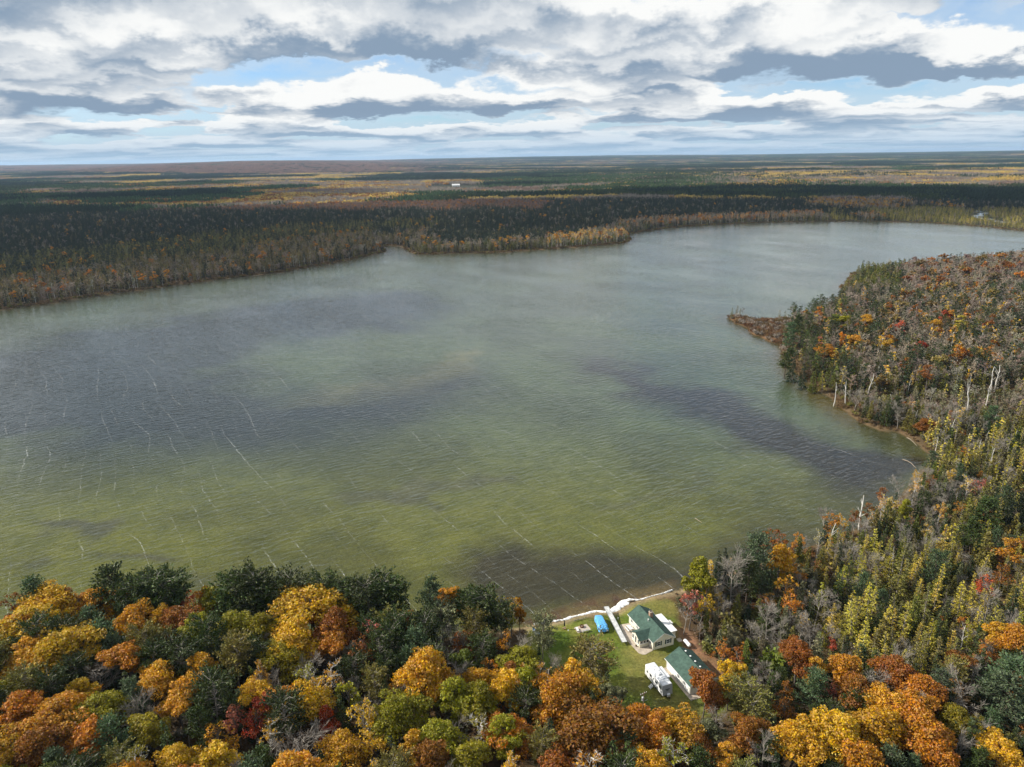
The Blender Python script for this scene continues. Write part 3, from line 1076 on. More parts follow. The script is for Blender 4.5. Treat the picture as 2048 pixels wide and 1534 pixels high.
# trees one can pick out in the photograph: where the tip stands, kind, colour, height
for t in [
    # lake edge of the wood
    (22, 1172, 'thin_oak', 'rust', 14), (64, 1148, 'white_pine', 'blue-green', 17), (88, 1176, 'oak', 'golden', 15, None, 1.15),
    (128, 1160, 'thin_oak', 'rust', 15), (152, 1172, 'thin_oak', 'orange', 14), (208, 1124, 'white_pine', 'dark green', 20), (188, 1168, 'oak', 'amber', 14),
    (238, 1166, 'thin_oak', 'amber', 15), (268, 1148, 'red_pine', 'dark green', 17, None, 1.2), (296, 1138, 'red_pine', 'dark green', 18, None, 1.3),
    (328, 1146, 'red_pine', 'dark green', 17, None, 1.3), (356, 1163, 'thin_oak', 'red', 12), (396, 1166, 'thin_oak', 'orange', 14),
    (424, 1164, 'maple', 'yellow-green', 14, None, 1.1), (470, 1146, 'red_pine', 'dark green', 17, None, 1.2), (498, 1142, 'red_pine', 'dark green', 18, None, 1.2),
    (522, 1142, 'red_pine', 'dark green', 17, None, 1.1), (548, 1158, 'red_pine', 'dark green', 16), (588, 1148, 'red_pine', 'dark green', 17, None, 1.1),
    (612, 1166, 'oak', 'golden', 16, None, 0.9), (640, 1150, 'red_pine', 'dark green', 17), (666, 1158, 'red_pine', 'dark green', 16, None, 1.2),
    (702, 1164, 'red_pine', 'dark green', 16, None, 1.2), (734, 1160, 'red_pine', 'dark green', 17, None, 1.2), (764, 1158, 'red_pine', 'dark green', 17, None, 1.2),
    (786, 1170, 'red_pine', 'dark green', 16), (816, 1172, 'spruce', 'deep green', 14, None, 0.6), (857, 1158, 'white_pine', 'blue-green', 19, None, 0.8),
    (905, 1170, 'oak', 'amber', 15, None, 0.7), (938, 1184, 'red_pine', 'dark green', 15), (955, 1172, 'spruce', 'dark green', 14, None, 0.7),
    (986, 1168, 'spruce', 'brown', 13, 'thin dying brown spruce at the lake edge of the autumn wood', 0.5), (972, 1186, 'red_pine', 'dark green', 15, None, 1.2),
    (1012, 1194, 'birch', 'yellow-green', 15, 'leaning white-trunked birch with pale leaves beside the lawn', 1.3), (1037, 1191, 'maple', 'amber', 13, 'narrow orange maple top standing at the lakeward corner of the lawn', 0.5),
    (1000, 1215, 'red_pine', 'dark green', 13, None, 1.1), (880, 1212, 'red_pine', 'grey-green', 13, None, 1.2), (905, 1240, 'bare_tree', 'grey', 12), (845, 1230, 'red_pine', 'dark green', 14),
    # second row
    (20, 1236, 'oak', 'orange', 14, None, 1.1), (60, 1222, 'oak', 'golden', 15, None, 1.1), (112, 1268, 'oak', 'golden', 15, None, 1.15), (45, 1290, 'oak', 'amber', 14, None, 1.1),
    (172, 1212, 'white_pine', 'blue-green', 15, None, 1.1), (200, 1245, 'white_pine', 'blue-green', 14, None, 1.2), (272, 1212, 'oak', 'amber', 15, None, 1.05), (318, 1208, 'oak', 'golden', 14, None, 0.8),
    (352, 1206, 'oak', 'rust', 14), (244, 1290, 'oak', 'orange', 14, None, 1.05), (382, 1232, 'oak', 'yellow-green', 14), (462, 1228, 'oak', 'yellow-green', 15, None, 1.05),
    (512, 1236, 'oak', 'yellow-green', 14), (628, 1190, 'oak', 'golden', 17, 'broad golden-yellow oak rising above the pines of the autumn wood', 1.3), (640, 1192, 'oak', 'rust', 15, None, 0.7), (676, 1222, 'oak', 'rust', 15, None, 0.9),
    (588, 1250, 'oak', 'golden', 15, None, 1.1), (560, 1300, 'oak', 'yellow-green', 13), (540, 1262, 'bare_tree', 'grey', 12), (318, 1330, 'oak', 'amber', 13), (400, 1310, 'oak', 'amber', 13),
    (655, 1260, 'oak', 'orange', 14), (820, 1300, 'white_pine', 'blue-green', 13), (755, 1345, 'spruce', 'blue-green', 9), (708, 1350, 'bare_tree', 'grey', 9), (735, 1390, 'bare_tree', 'grey', 9), (830, 1262, 'white_pine', 'blue-green', 14),
    (930, 1262, 'thin_oak', 'rust', 12), (965, 1280, 'red_pine', 'dark green', 12), (1010, 1262, 'thin_oak', 'amber', 11), (990, 1310, 'bush', 'dark green', 6),
    # the two pines on the lawn
    (1086, 1236, 'red_pine', 'grey-green', 15, 'sparse grey-green pine on the lawn by the small rowboat', 0.8, 2), (1190, 1292, 'red_pine', 'olive', 13, 'round open-crowned pine on the lawn between tarp and trailer', 1.35, 1),
    # front rows
    (852, 1312, 'oak', 'amber', 17, None, 0.95), (905, 1362, 'oak', 'yellow-green', 14), (1012, 1334, 'oak', 'golden', 15, None, 0.85), (962, 1370, 'oak', 'yellow-green', 14), (1058, 1342, 'maple', 'yellow-green', 14),
    (1148, 1336, 'oak', 'golden', 14, 'golden oak standing close below the open-crowned lawn pine', 0.95), (1110, 1362, 'oak', 'amber', 14), (1185, 1368, 'red_pine', 'olive', 11), (1222, 1368, 'maple', 'grey-green', 12, 'grey-green willowy tree with a few orange leaves by the yard', 0.9),
    (1205, 1364, 'thin_oak', 'amber', 12), (1170, 1428, 'oak', 'rust', 14, 'broad rust-red oak by the utility pole', 1.35), (1265, 1420, 'oak', 'orange', 11, None, 1.1), (1350, 1424, 'oak', 'amber', 10, 'round amber oak at the driveway edge below the trailer', 1.25), (1310, 1452, 'oak', 'orange', 11),
    (1412, 1338, 'oak', 'rust', 15, 'rust-brown oak hiding the near end of the garage', 0.72), (1440, 1366, 'oak', 'rust', 11, None, 0.7), (1464, 1322, 'maple', 'golden', 13, 'bright golden maple beside the garage roof', 0.9), (1490, 1368, 'red_pine', 'olive', 12, None, 1.3),
    (120, 1400, 'oak', 'amber', 14, None, 1.1), (30, 1400, 'oak', 'orange', 14, None, 1.1), (200, 1400, 'oak', 'yellow-green', 13), (170, 1440, 'oak', 'orange', 13), (60, 1470, 'oak', 'rust', 13), (350, 1372, 'oak', 'amber', 13),
    (290, 1430, 'oak', 'yellow-green', 12), (440, 1340, 'spruce', 'dark green', 11), (470, 1380, 'spruce', 'blue-green', 10, None, 1.4), (415, 1345, 'white_pine', 'dark green', 12), (500, 1330, 'spruce', 'leaf-green', 11, None, 1.3), (365, 1420, 'bare_tree', 'grey', 10),
    (360, 1490, 'oak', 'golden', 11), (430, 1488, 'oak', 'golden', 11, None, 1.2), (530, 1392, 'maple', 'red', 12, 'bright scarlet maple among the golden oaks of the wood', 0.9), (500, 1415, 'thin_oak', 'red', 11), (470, 1410, 'thin_oak', 'pink', 11), (560, 1380, 'oak', 'amber', 12),
    (620, 1372, 'oak', 'golden', 14), (655, 1420, 'maple', 'red', 11), (640, 1340, 'birch', 'golden', 14), (720, 1400, 'birch', 'golden', 14), (790, 1400, 'oak', 'yellow-green', 13), (740, 1450, 'thin_oak', 'golden', 13), (690, 1470, 'oak', 'golden', 12), (870, 1440, 'oak', 'yellow-green', 12),
    (960, 1420, 'birch', 'yellow-green', 14), (1000, 1440, 'oak', 'yellow-green', 13), (1030, 1450, 'oak', 'orange', 12), (870, 1490, 'oak', 'rust', 12), (940, 1490, 'oak', 'yellow-green', 12), (1120, 1500, 'oak', 'rust', 12), (1250, 1462, 'white_pine', 'blue-green', 11, None, 1.0),
    # right of the cabin
    (1396, 1112, 'maple', 'yellow-green', 16, 'round yellow-green maple at the shore right behind the cabin', 1.15), (1440, 1100, 'spruce', 'deep green', 13, None, 0.8), (1455, 1092, 'spruce', 'deep green', 13, None, 0.8), (1385, 1180, 'thin_oak', 'pink', 12, 'pink-leaved young maple beside the cabin yard'),
    (1372, 1195, 'bare_tree', 'grey', 11), (1405, 1185, 'thin_oak', 'golden', 10), (1470, 1112, 'bare_tree', 'grey', 16), (1518, 1072, 'white_pine', 'blue-green', 19, None, 0.9), (1500, 1120, 'white_pine', 'dark green', 14), (1556, 1056, 'thin_oak', 'rust', 13, None, 1.2), (1565, 1095, 'oak', 'golden', 14, None, 0.9),
    (1575, 1150, 'thin_oak', 'amber', 12), (1590, 1180, 'thin_oak', 'orange', 11), (1540, 1205, 'bare_tree', 'grey', 11), (1532, 1208, 'spruce', 'dark green', 9, None, 1.7), (1630, 1235, 'bare_tree', 'grey', 11), (1640, 1170, 'bare_tree', 'grey', 13, None, 1.1), (1600, 1290, 'thin_oak', 'rust', 11), (1460, 1235, 'bush', 'olive', 6), (1480, 1260, 'bush', 'grey-green', 6), (1540, 1300, 'bush', 'leaf-green', 6),
    (1665, 1020, 'thin_oak', 'orange', 11), (1658, 1000, 'bare_tree', 'grey', 12), (1728, 988, 'snag', 'pale', 12, 'tall forked white snag standing among rust-red leaves at the shore', 1.3), (1738, 1000, 'thin_oak', 'rust', 9), (1710, 1015, 'thin_oak', 'rust', 9), (1768, 968, 'thin_oak', 'rust', 10), (1810, 950, 'bare_tree', 'grey', 11), (1780, 1000, 'cedar', 'olive', 12, None, 1.1), (1815, 1000, 'maple', 'yellow-green', 10),
    (1905, 1038, 'larch', 'straw yellow', 14, None, 1.4), (1895, 1050, 'larch', 'straw yellow', 13, None, 1.3), (1930, 1000, 'larch', 'olive', 13), (1985, 1000, 'white_pine', 'dark green', 14, None, 1.2), (2040, 990, 'white_pine', 'deep green', 15), (1985, 1065, 'cedar', 'olive', 13, None, 1.3), (1955, 1040, 'white_pine', 'dark green', 13), (2025, 1075, 'thin_oak', 'orange', 14, None, 1.2), (2010, 1130, 'thin_oak', 'rust', 12),
    (1702, 1180, 'larch', 'straw yellow', 13), (1717, 1200, 'larch', 'straw yellow', 13), (1745, 1165, 'larch', 'straw yellow', 13), (1770, 1202, 'larch', 'straw yellow', 13), (1816, 1200, 'larch', 'straw yellow', 12, None, 1.2), (1735, 1230, 'larch', 'straw yellow', 12), (1860, 1170, 'larch', 'olive', 13), (1930, 1160, 'larch', 'straw yellow', 13), (1960, 1165, 'larch', 'straw yellow', 12), (1880, 1150, 'larch', 'straw yellow', 12), (1808, 1100, 'larch', 'olive', 15, None, 1.4),
    (2005, 1215, 'larch', 'straw yellow', 10), (1985, 1170, 'bare_tree', 'grey', 13), (1840, 1390, 'oak', 'orange', 11), (2020, 1255, 'oak', 'amber', 11, None, 1.1), (2040, 1250, 'oak', 'orange', 12), (1985, 1280, 'thin_oak', 'rust', 10),
    (1600, 1290, 'oak', 'rust', 12, None, 0.8), (1640, 1318, 'oak', 'amber', 11, None, 0.8), (1706, 1318, 'oak', 'orange', 12, None, 1.0), (1720, 1350, 'oak', 'rust', 11), (1800, 1318, 'oak', 'rust', 11, None, 1.1), (1840, 1352, 'oak', 'orange', 11), (1870, 1375, 'oak', 'rust', 10), (1632, 1345, 'white_pine', 'blue-green', 11, None, 1.2), (1568, 1360, 'thin_oak', 'rust', 9),
    (1690, 1385, 'spruce', 'dark green', 9, None, 1.3), (1556, 1390, 'spruce', 'deep green', 8), (1760, 1335, 'bare_tree', 'grey', 11), (1820, 1380, 'bare_tree', 'grey', 11), (1890, 1345, 'white_pine', 'blue-green', 11), (1950, 1350, 'bare_tree', 'grey', 13, None, 1.2), (2010, 1350, 'white_pine', 'blue-green', 14, None, 1.3), (2040, 1330, 'white_pine', 'blue-green', 15, None, 1.3),
    (1640, 1418, 'oak', 'golden', 13, 'large bright golden oak beside orange oaks in the mixed wood', 1.0), (1590, 1446, 'oak', 'golden', 12, None, 1.0), (1690, 1440, 'oak', 'golden', 13, None, 1.1), (1760, 1420, 'oak', 'amber', 13, None, 1.2), (1820, 1405, 'oak', 'orange', 13, None, 1.2), (1860, 1430, 'oak', 'orange', 13, None, 1.1), (1790, 1400, 'oak', 'amber', 12), (1720, 1480, 'oak', 'amber', 12, None, 1.1), (1880, 1480, 'oak', 'orange', 11, None, 1.1), (1780, 1490, 'white_pine', 'blue-green', 10, None, 1.1),
    (1486, 1438, 'oak', 'rust', 11, None, 0.8), (1415, 1440, 'maple', 'grey-green', 9, None, 1.3), (1460, 1490, 'oak', 'amber', 9), (1390, 1470, 'oak', 'rust', 9), (1530, 1470, 'bare_tree', 'grey', 12), (1510, 1400, 'red_pine', 'olive', 11, None, 1.2), (1950, 1440, 'spruce', 'dark green', 12, None, 1.6), (2010, 1490, 'oak', 'golden', 10), (1960, 1500, 'white_pine', 'dark green', 10),
    # the wooded point
    (1586, 645, 'white_pine', 'blue-green', 17, None, 1.0), (1600, 630, 'white_pine', 'dark green', 17), (1575, 690, 'white_pine', 'dark green', 17), (1590, 700, 'spruce', 'deep green', 16, None, 1.2), (1610, 720, 'spruce', 'deep green', 14, None, 1.2), (1640, 612, 'thin_oak', 'orange', 14), (1690, 632, 'maple', 'yellow-green', 14, None, 1.4), (1670, 628, 'oak', 'leaf-green', 14, None, 1.2), (1660, 690, 'oak', 'orange', 14, None, 1.2), (1645, 678, 'maple', 'amber', 13, None, 1.0),
    (1705, 668, 'oak', 'amber', 13, None, 1.2), (1735, 630, 'oak', 'golden', 14, None, 1.2), (1640, 672, 'thin_oak', 'pink', 13), (1800, 640, 'thin_oak', 'red', 14, None, 1.4), (1785, 680, 'maple', 'golden', 12), (1840, 680, 'maple', 'red', 13), (1870, 640, 'oak', 'amber', 14), (1890, 622, 'maple', 'red', 15), (1925, 630, 'maple', 'straw yellow', 15, None, 1.4), (1905, 620, 'maple', 'amber', 14), (1985, 690, 'thin_oak', 'orange', 13), (1860, 730, 'thin_oak', 'rust', 14, None, 1.4),
    (1675, 760, 'snag', 'pale', 12), (1650, 738, 'larch', 'straw yellow', 12), (1630, 736, 'cedar', 'leaf-green', 12), (1697, 760, 'snag', 'pale', 12), (1742, 745, 'snag', 'pale', 12), (1755, 730, 'snag', 'pale', 12), (1785, 790, 'snag', 'pale', 11), (1945, 768, 'snag', 'pale', 13), (1990, 735, 'snag', 'pale', 14), (2000, 730, 'snag', 'pale', 14), (1980, 765, 'snag', 'pale', 13),
    (1876, 872, 'snag', 'pale', 7), (1943, 868, 'snag', 'pale', 8), (1962, 878, 'snag', 'pale', 7), (1890, 850, 'snag', 'pale', 8), (1925, 820, 'snag', 'pale', 9), (2032, 860, 'snag', 'pale', 8), (1990, 820, 'snag', 'pale', 9),
    (1560, 620, 'larch', 'olive', 9), (1573, 622, 'larch', 'olive', 8), (1465, 612, 'larch', 'olive', 9), (1475, 608, 'larch', 'grey-green', 9), (1485, 612, 'bare_tree', 'grey', 8), (1480, 616, 'larch', 'olive', 7),
]:
    top_at(*t)


def pick(table):
    r = rs.random() * sum(w for _, w in table)
    for v, w in table:
        r -= w
        if r <= 0:
            return v
    return table[-1][0]


WARM = [('golden', .32), ('amber', .30), ('orange', .13), ('rust', .07), ('yellow-green', .24), ('leaf-green', .06)]
COOL = [('rust', .4), ('orange', .3), ('amber', .2), ('red', .06), ('pink', .06)]


def zone_of(u, v, sd, x, y):
    """which stand of trees grows at this spot"""
    if u < 1060 or (v > 1425 and u < 1420):
        return 'shorewood' if (sd < 17 and u < 1040) else 'wood'
    if u > 1400 and v > 1395 - max(0, (u - 1700)) * 0.18:
        return 'roadwood'
    if u > 1380 and (u < 1640 or v < 1100 and sd < 22) and v > 960:
        return 'thicket'
    if u > 1600 and v > 880:
        return 'bog'
    return 'point'


MIX = {
    'shorewood': ([('red_pine', .50), ('oak', .22), ('thin_oak', .12), ('white_pine', .06), ('spruce', .05), ('bare_tree', .06)], (11, 16)),
    'wood': ([('oak', .50), ('thin_oak', .10), ('maple', .06), ('red_pine', .05), ('white_pine', .05), ('spruce', .06), ('bare_tree', .10), ('birch', .05)], (10, 15)),
    'thicket': ([('bare_tree', .36), ('thin_oak', .12), ('cedar', .14), ('spruce', .12), ('white_pine', .05), ('birch', .06), ('bush', .15), ('snag', .008)], (6, 11)),
    'bog': ([('larch', .40), ('bare_tree', .18), ('cedar', .10), ('spruce', .08), ('thin_oak', .03), ('white_pine', .04), ('snag', .008), ('bush', .14)], (6, 12)),
    'roadwood': ([('oak', .30), ('bare_tree', .20), ('white_pine', .16), ('spruce', .08), ('thin_oak', .10), ('bush', .08), ('red_pine', .08)], (7, 11)),
    'point': ([('bare_tree', .46), ('thin_oak', .07), ('spruce', .15), ('cedar', .18), ('oak', .03), ('white_pine', .06), ('birch', .06), ('snag', .008)], (8, 13)),
}


def colour_for(kind, zone):
    if kind in ('oak', 'maple'):
        return pick(WARM if zone in ('wood', 'shorewood', 'roadwood') else COOL + [('amber', .3), ('golden', .15)])
    if kind == 'thin_oak':
        return pick(COOL if zone not in ('wood',) else WARM)
    if kind == 'birch':
        return pick([('golden', .5), ('yellow-green', .3), ('amber', .2)])
    if kind == 'larch':
        return pick([('straw yellow', .45), ('olive', .4), ('yellow-green', .15)])
    if kind == 'cedar':
        return pick([('olive', .5), ('leaf-green', .2), ('grey-green', .3)])
    if kind == 'bush':
        return pick([('olive', .3), ('grey-green', .3), ('brown', .25), ('leaf-green', .15)])
    if kind == 'spruce':
        return pick([('deep green', .6), ('dark green', .4)])
    if kind == 'white_pine':
        return pick([('blue-green', .6), ('dark green', .4)])
    if kind == 'red_pine':
        return pick([('dark green', .75), ('olive', .25)])
    return {'bare_tree': 'grey', 'snag': 'pale'}[kind]


SPREAD = {'oak': .32, 'thin_oak': .26, 'maple': .26, 'red_pine': .22, 'white_pine': .25, 'spruce': .16, 'cedar': .17, 'larch': .15, 'bare_tree': .26, 'birch': .18, 'snag': .05, 'bush': .6}
NEAR_LIMIT = 345.0


def fill_single_trees():
    rng = np.random.default_rng(77)
    n = 30000
    r = np.sqrt(rng.uniform(88 ** 2, NEAR_LIMIT ** 2, n)); a = np.radians(rng.uniform(-47, 47, n))
    X = r * np.sin(a); Y = r * np.cos(a)
    U, Vv = proj(X, Y, np.full(n, 1.0))
    _, Vt = proj(X, Y, np.full(n, 12.0))
    P = np.stack([X, Y], 1)
    sd = signed_dist(P, LAKE)
    lawn = signed_dist(P, LAWN)
    ok = (sd > 2.5) & (lawn > 1.5) & (U > -150) & (U < 2200) & (Vt < 1560) & (signed_dist(P, SPIT) > 0)
    idx = np.nonzero(ok)[0]
    idx = idx[np.argsort(r[idx])]
    count = {}
    for t in TREES:
        count[CATEGORY[t['kind']]] = count.get(CATEGORY[t['kind']], 0) + 1
    cell = {}

    def crowd(x, y, rad):
        cx, cy = int(x // 6), int(y // 6)
        for i in range(cx - 2, cx + 3):
            for j in range(cy - 2, cy + 3):
                for (qx, qy, qr) in cell.get((i, j), ()):
                    if (qx - x) ** 2 + (qy - y) ** 2 < ((rad + qr) * 0.62) ** 2:
                        return True
        return False

    def put(x, y, rad):
        cell.setdefault((int(x // 6), int(y // 6)), []).append((x, y, rad))
    for t in TREES:
        put(t['x'], t['y'], SPREAD[t['kind']] * t['h'] * t['w'])
    made = 0
    for i in idx:
        x, y = float(X[i]), float(Y[i])
        z = zone_of(U[i], Vv[i], sd[i], x, y)
        mixt, (h0, h1) = MIX[z]
        kind = pick(mixt)
        h = rs.uniform(h0, h1)
        if kind == 'bush':
            h = rs.uniform(2.2, 4.2)
        if kind in ('oak', 'bare_tree', 'thin_oak') and z in ('bog', 'thicket'):
            h *= 0.85
        wide = rs.uniform(1.08, 1.38) if kind == 'oak' else rs.uniform(0.55, 0.75) if kind == 'snag' else rs.uniform(0.9, 1.15)
        rad = SPREAD[kind] * h * wide
        if crowd(x, y, rad):
            continue
        hs = np.array([0.35, 0.6, 0.8, 1.0]) * h + 1.0
        px = []
        for o in (-0.8, 0.0, 0.8):
            for hh in hs:
                px.append(proj(x + o * rad, y, hh))
        px = np.array(px, float)
        if (signed_dist(px, CLEAR_PX) < 0).any() or (signed_dist(px, WATER_PX) < 0).any():
            continue
        if U[i] < 1060 and px[:, 1].min() < 1172:
            continue
        put(x, y, rad)
        cat = CATEGORY[kind]
        count[cat] = count.get(cat, 0) + 1
        (TREES if count[cat] <= 290 else MORE_TREES).append(dict(x=x, y=y, h=h, kind=kind, colour=colour_for(kind, z), label=None, w=wide, variant=None))
        made += 1
    return made


fill_single_trees()
WHERE = {'shorewood': 'by the lake in the autumn wood', 'wood': 'in the autumn wood beside the lawn', 'thicket': 'in the thicket behind the cabin',
         'bog': 'in the boggy wood by the bay', 'roadwood': 'in the mixed wood beyond the garage', 'point': 'on the wooded point by the spit'}


def place_trees():
    n = len(TREES)
    P = np.array([(t['x'], t['y']) for t in TREES])
    sd = signed_dist(P, LAKE)
    U, Vv = proj(P[:, 0], P[:, 1], np.full(n, 1.0))
    Z = land_height(P[:, 0], P[:, 1], sd)
    # one mean height per kind, to call a tree tall or small truthfully
    mean = {}
    for t in TREES:
        mean.setdefault(CATEGORY[t['kind']], []).append(t['h'])
    mean = {k: (np.percentile(v, 25), np.percentile(v, 75)) for k, v in mean.items()}
    for i, t in enumerate(TREES):
        kind = t['kind']
        zone = zone_of(U[i], Vv[i], sd[i], t['x'], t['y'])
        meshes = NEAR_MESH[kind]
        tm, cm = meshes[t['variant'] if t['variant'] is not None else rs.randrange(len(meshes))]
        lo, hi = mean[CATEGORY[kind]]
        size = 'tall ' if t['h'] > hi else 'small ' if t['h'] < lo else ''
        if t['label'] is None:
            d = np.hypot(P[:, 0] - t['x'], P[:, 1] - t['y'])
            d[i] = 1e9
            best = None
            for j in np.argsort(d)[:4]:
                if d[j] < 9 and CATEGORY[TREES[j]['kind']] != CATEGORY[kind] and TREES[j]['kind'] != 'bush':
                    best = TREES[j]; break
            word = KIND_WORD[kind]
            col = '' if kind in ('bare_tree', 'snag') else t['colour'] + ' '
            if kind == 'bare_tree':
                col = 'grey '
            if kind == 'snag':
                col = 'bleached '
            nb = ''
            if best is not None:
                nb = ' beside a ' + {'bare_tree': 'leafless tree', 'snag': 'dead snag', 'birch': 'birch'}.get(best['kind'], best['colour'] + ' ' + CATEGORY[best['kind']].split()[0])
                nb = nb.replace(' a o', ' an o').replace(' a a', ' an a')
            form = 'broad ' if t['w'] > (1.25 if kind == 'oak' else 1.09) else 'slender ' if t['w'] < (1.1 if kind == 'oak' else 0.94) else ''
            label = f"{size}{form}{col}{word}{nb} {WHERE[zone]}"
            if len(label.split()) > 16:
                label = f"{size}{col}{word}{nb} {WHERE[zone]}"
            if len(label.split()) > 16:
                label = f"{col}{word}{nb} {WHERE[zone]}"
        else:
            label = t['label']
        root = thing(NAME[kind], label, CATEGORY[kind], (t['x'], t['y'], float(Z[i]) - 0.05), rs.uniform(0, 6.283), f"{CATEGORY[kind]}s {WHERE[zone]}")
        sc = t['h']
        root.scale = (sc * t['w'], sc * t['w'], sc)
        lean = 0.035 if kind not in ('snag', 'bare_tree', 'larch') else 0.07
        root.rotation_euler = (rs.gauss(0, lean), rs.gauss(0, lean), root.rotation_euler[2])
        link('trunk', tm, root)
        if cm is not None:
            c = link('crown', cm, root)
            b = PAL[t['colour']]
            k = rs.uniform(0.82, 1.18); hsh = rs.uniform(0.88, 1.12)
            c.color = (min(1, b[0] * k), min(1, b[1] * k * hsh), min(1, b[2] * k), 1)


place_trees()

# ------------------------------------------------------------------ woods too far or too many to count: stuff, instanced
def proto(name, tr, cr, bark, leaf):
    parts_V = []; parts_Q = []; idx = []; var = []; n = 0
    if tr is not None:
        parts_V.append(tr[0]); parts_Q.append(tr[1]); idx.append(np.zeros(len(tr[1]), int)); var.append(np.full(len(tr[0]), 0.5)); n = len(tr[0])
    if cr is not None:
        parts_V.append(cr[0]); parts_Q.append(cr[1] + n); idx.append(np.ones(len(cr[1]), int)); var.append(cr[2])
    me = make_mesh(name, np.concatenate(parts_V), np.concatenate(parts_Q), mats=(bark, leaf), matidx=np.concatenate(idx), attrs={'var': np.concatenate(var)})
    return bpy.data.objects.new(name, me)


def stand_patch(seed, kind, size, trees, quads):
    """a piece of far woodland: tree tops close together"""
    rng = np.random.default_rng(seed)
    parts = []
    for k in range(trees):
        c = rng.uniform(-0.5, 0.5, 2) * size
        h = rng.uniform(9, 16) * (1.0 if size < 60 else 1.1)
        tv = rng.uniform(0, 1)
        if kind == 'cone':
            f = rng.random(quads) ** 0.8
            an = rng.uniform(0, 6.283, quads)
            rad = 2.3 * (1 - f) + 0.2
            Pp = np.stack([c[0] + np.cos(an) * rad, c[1] + np.sin(an) * rad, h * (0.12 + 0.88 * f)], 1)
            D = np.stack([-np.cos(an) * 0.35, -np.sin(an) * 0.35, np.ones(quads)], 1) + rng.normal(size=(quads, 3)) * 0.2
            v, q, a = blades(Pp, D, h * 0.20, 0.95, rng)
        elif kind == 'stick':
            Pp = np.stack([c[0] + rng.normal(size=quads) * 1.6, c[1] + rng.normal(size=quads) * 1.6, h * rng.uniform(0.1, 0.55, quads)], 1)
            D = rng.normal(size=(quads, 3)) * 0.28 + np.array([0, 0, 1])
            v, q, a = blades(Pp, D, h * 0.5, 0.34, rng)
        else:
            d = unit(rng.normal(size=(quads, 3)))
            Pp = np.array([c[0], c[1], h * 0.66]) + d * np.array([3.2, 3.2, h * 0.32]) * rng.uniform(0.5, 1.0, (quads, 1))
            v, q, a = cards(Pp, d + rng.normal(size=(quads, 3)) * 0.6, 1.25, rng)
        parts.append((v, q, np.clip(0.72 * tv + 0.28 * a, 0, 1)))
    return merge(parts)


PROTO_COL = bpy.data.collections.new('woodland_patterns')     # patterns only, not in the scene
PROTO = {}


def reg(kind, ob):
    PROTO.setdefault(kind, []).append(len(PROTO_COL.objects))
    ob.name = 'pattern_%03d' % len(PROTO_COL.objects)
    PROTO_COL.objects.link(ob)


for i in range(3):
    reg('oak', proto('p', *broadleaf(300 + i, spread=0.30, base=0.3, clumps=20, per=34, size=0.046), BARK, LEAF_INST))
    reg('thin_oak', proto('p', *broadleaf(310 + i, spread=0.25, base=0.34, clumps=14, per=20, size=0.042), BARK, LEAF_INST))
    reg('spruce', proto('p', *spruce(320 + i, spread=0.15, levels=12, per=7, fill=4, needle=(0.075, 0.022)), BARK_DARK, NEEDLE_INST))
    reg('cedar', proto('p', *spruce(330 + i, spread=0.17, levels=13, per=7, fill=4, droop=-0.35, needle=(0.080, 0.028)), BARK_DARK, NEEDLE_INST))
    reg('larch', proto('p', *spruce(340 + i, spread=0.14, base=0.2, levels=11, per=5, fill=4, droop=0.0, thin=0.2, needle=(0.065, 0.020)), BARK_GREY, NEEDLE_INST))
    reg('white_pine', proto('p', *pine(350 + i, base=0.25, spread=0.22, whorls=9, per=5, tuft=10, round_top=False), BARK_DARK, NEEDLE_INST))
    reg('bare_tree', proto('p', *bare(360 + i, spread=0.22, base=0.3, limbs=10, subs=4, twigs=6, fine=0.0075), NEEDLE_INST, LEAF_INST))
    reg('birch', proto('p', *bare(370 + i, spread=0.15, base=0.4, limbs=8, subs=3, twigs=3, leaves=90, size=0.036, fine=0.006), BARK_WHITE, LEAF_INST))
    reg('shrub', proto('p', *shrub(380 + i, n=150, size=0.13, stems=6), BARK, LEAF_INST))
    reg('reeds', proto('p', *reed_tuft(390 + i), BARK, LEAF_INST))
    for kind in ('cone', 'round', 'stick'):
        for tag, size, trees, quads in (('a', 24, 11, 26), ('b', 50, 34, 18), ('c', 130, 150, 7)):
            V, Q, var = stand_patch(400 + i * 9 + ord(tag), kind, size, trees, quads)
            reg(kind + tag, proto('p', None, (V, Q, var), BARK, NEEDLE_INST if kind == 'cone' else LEAF_INST))


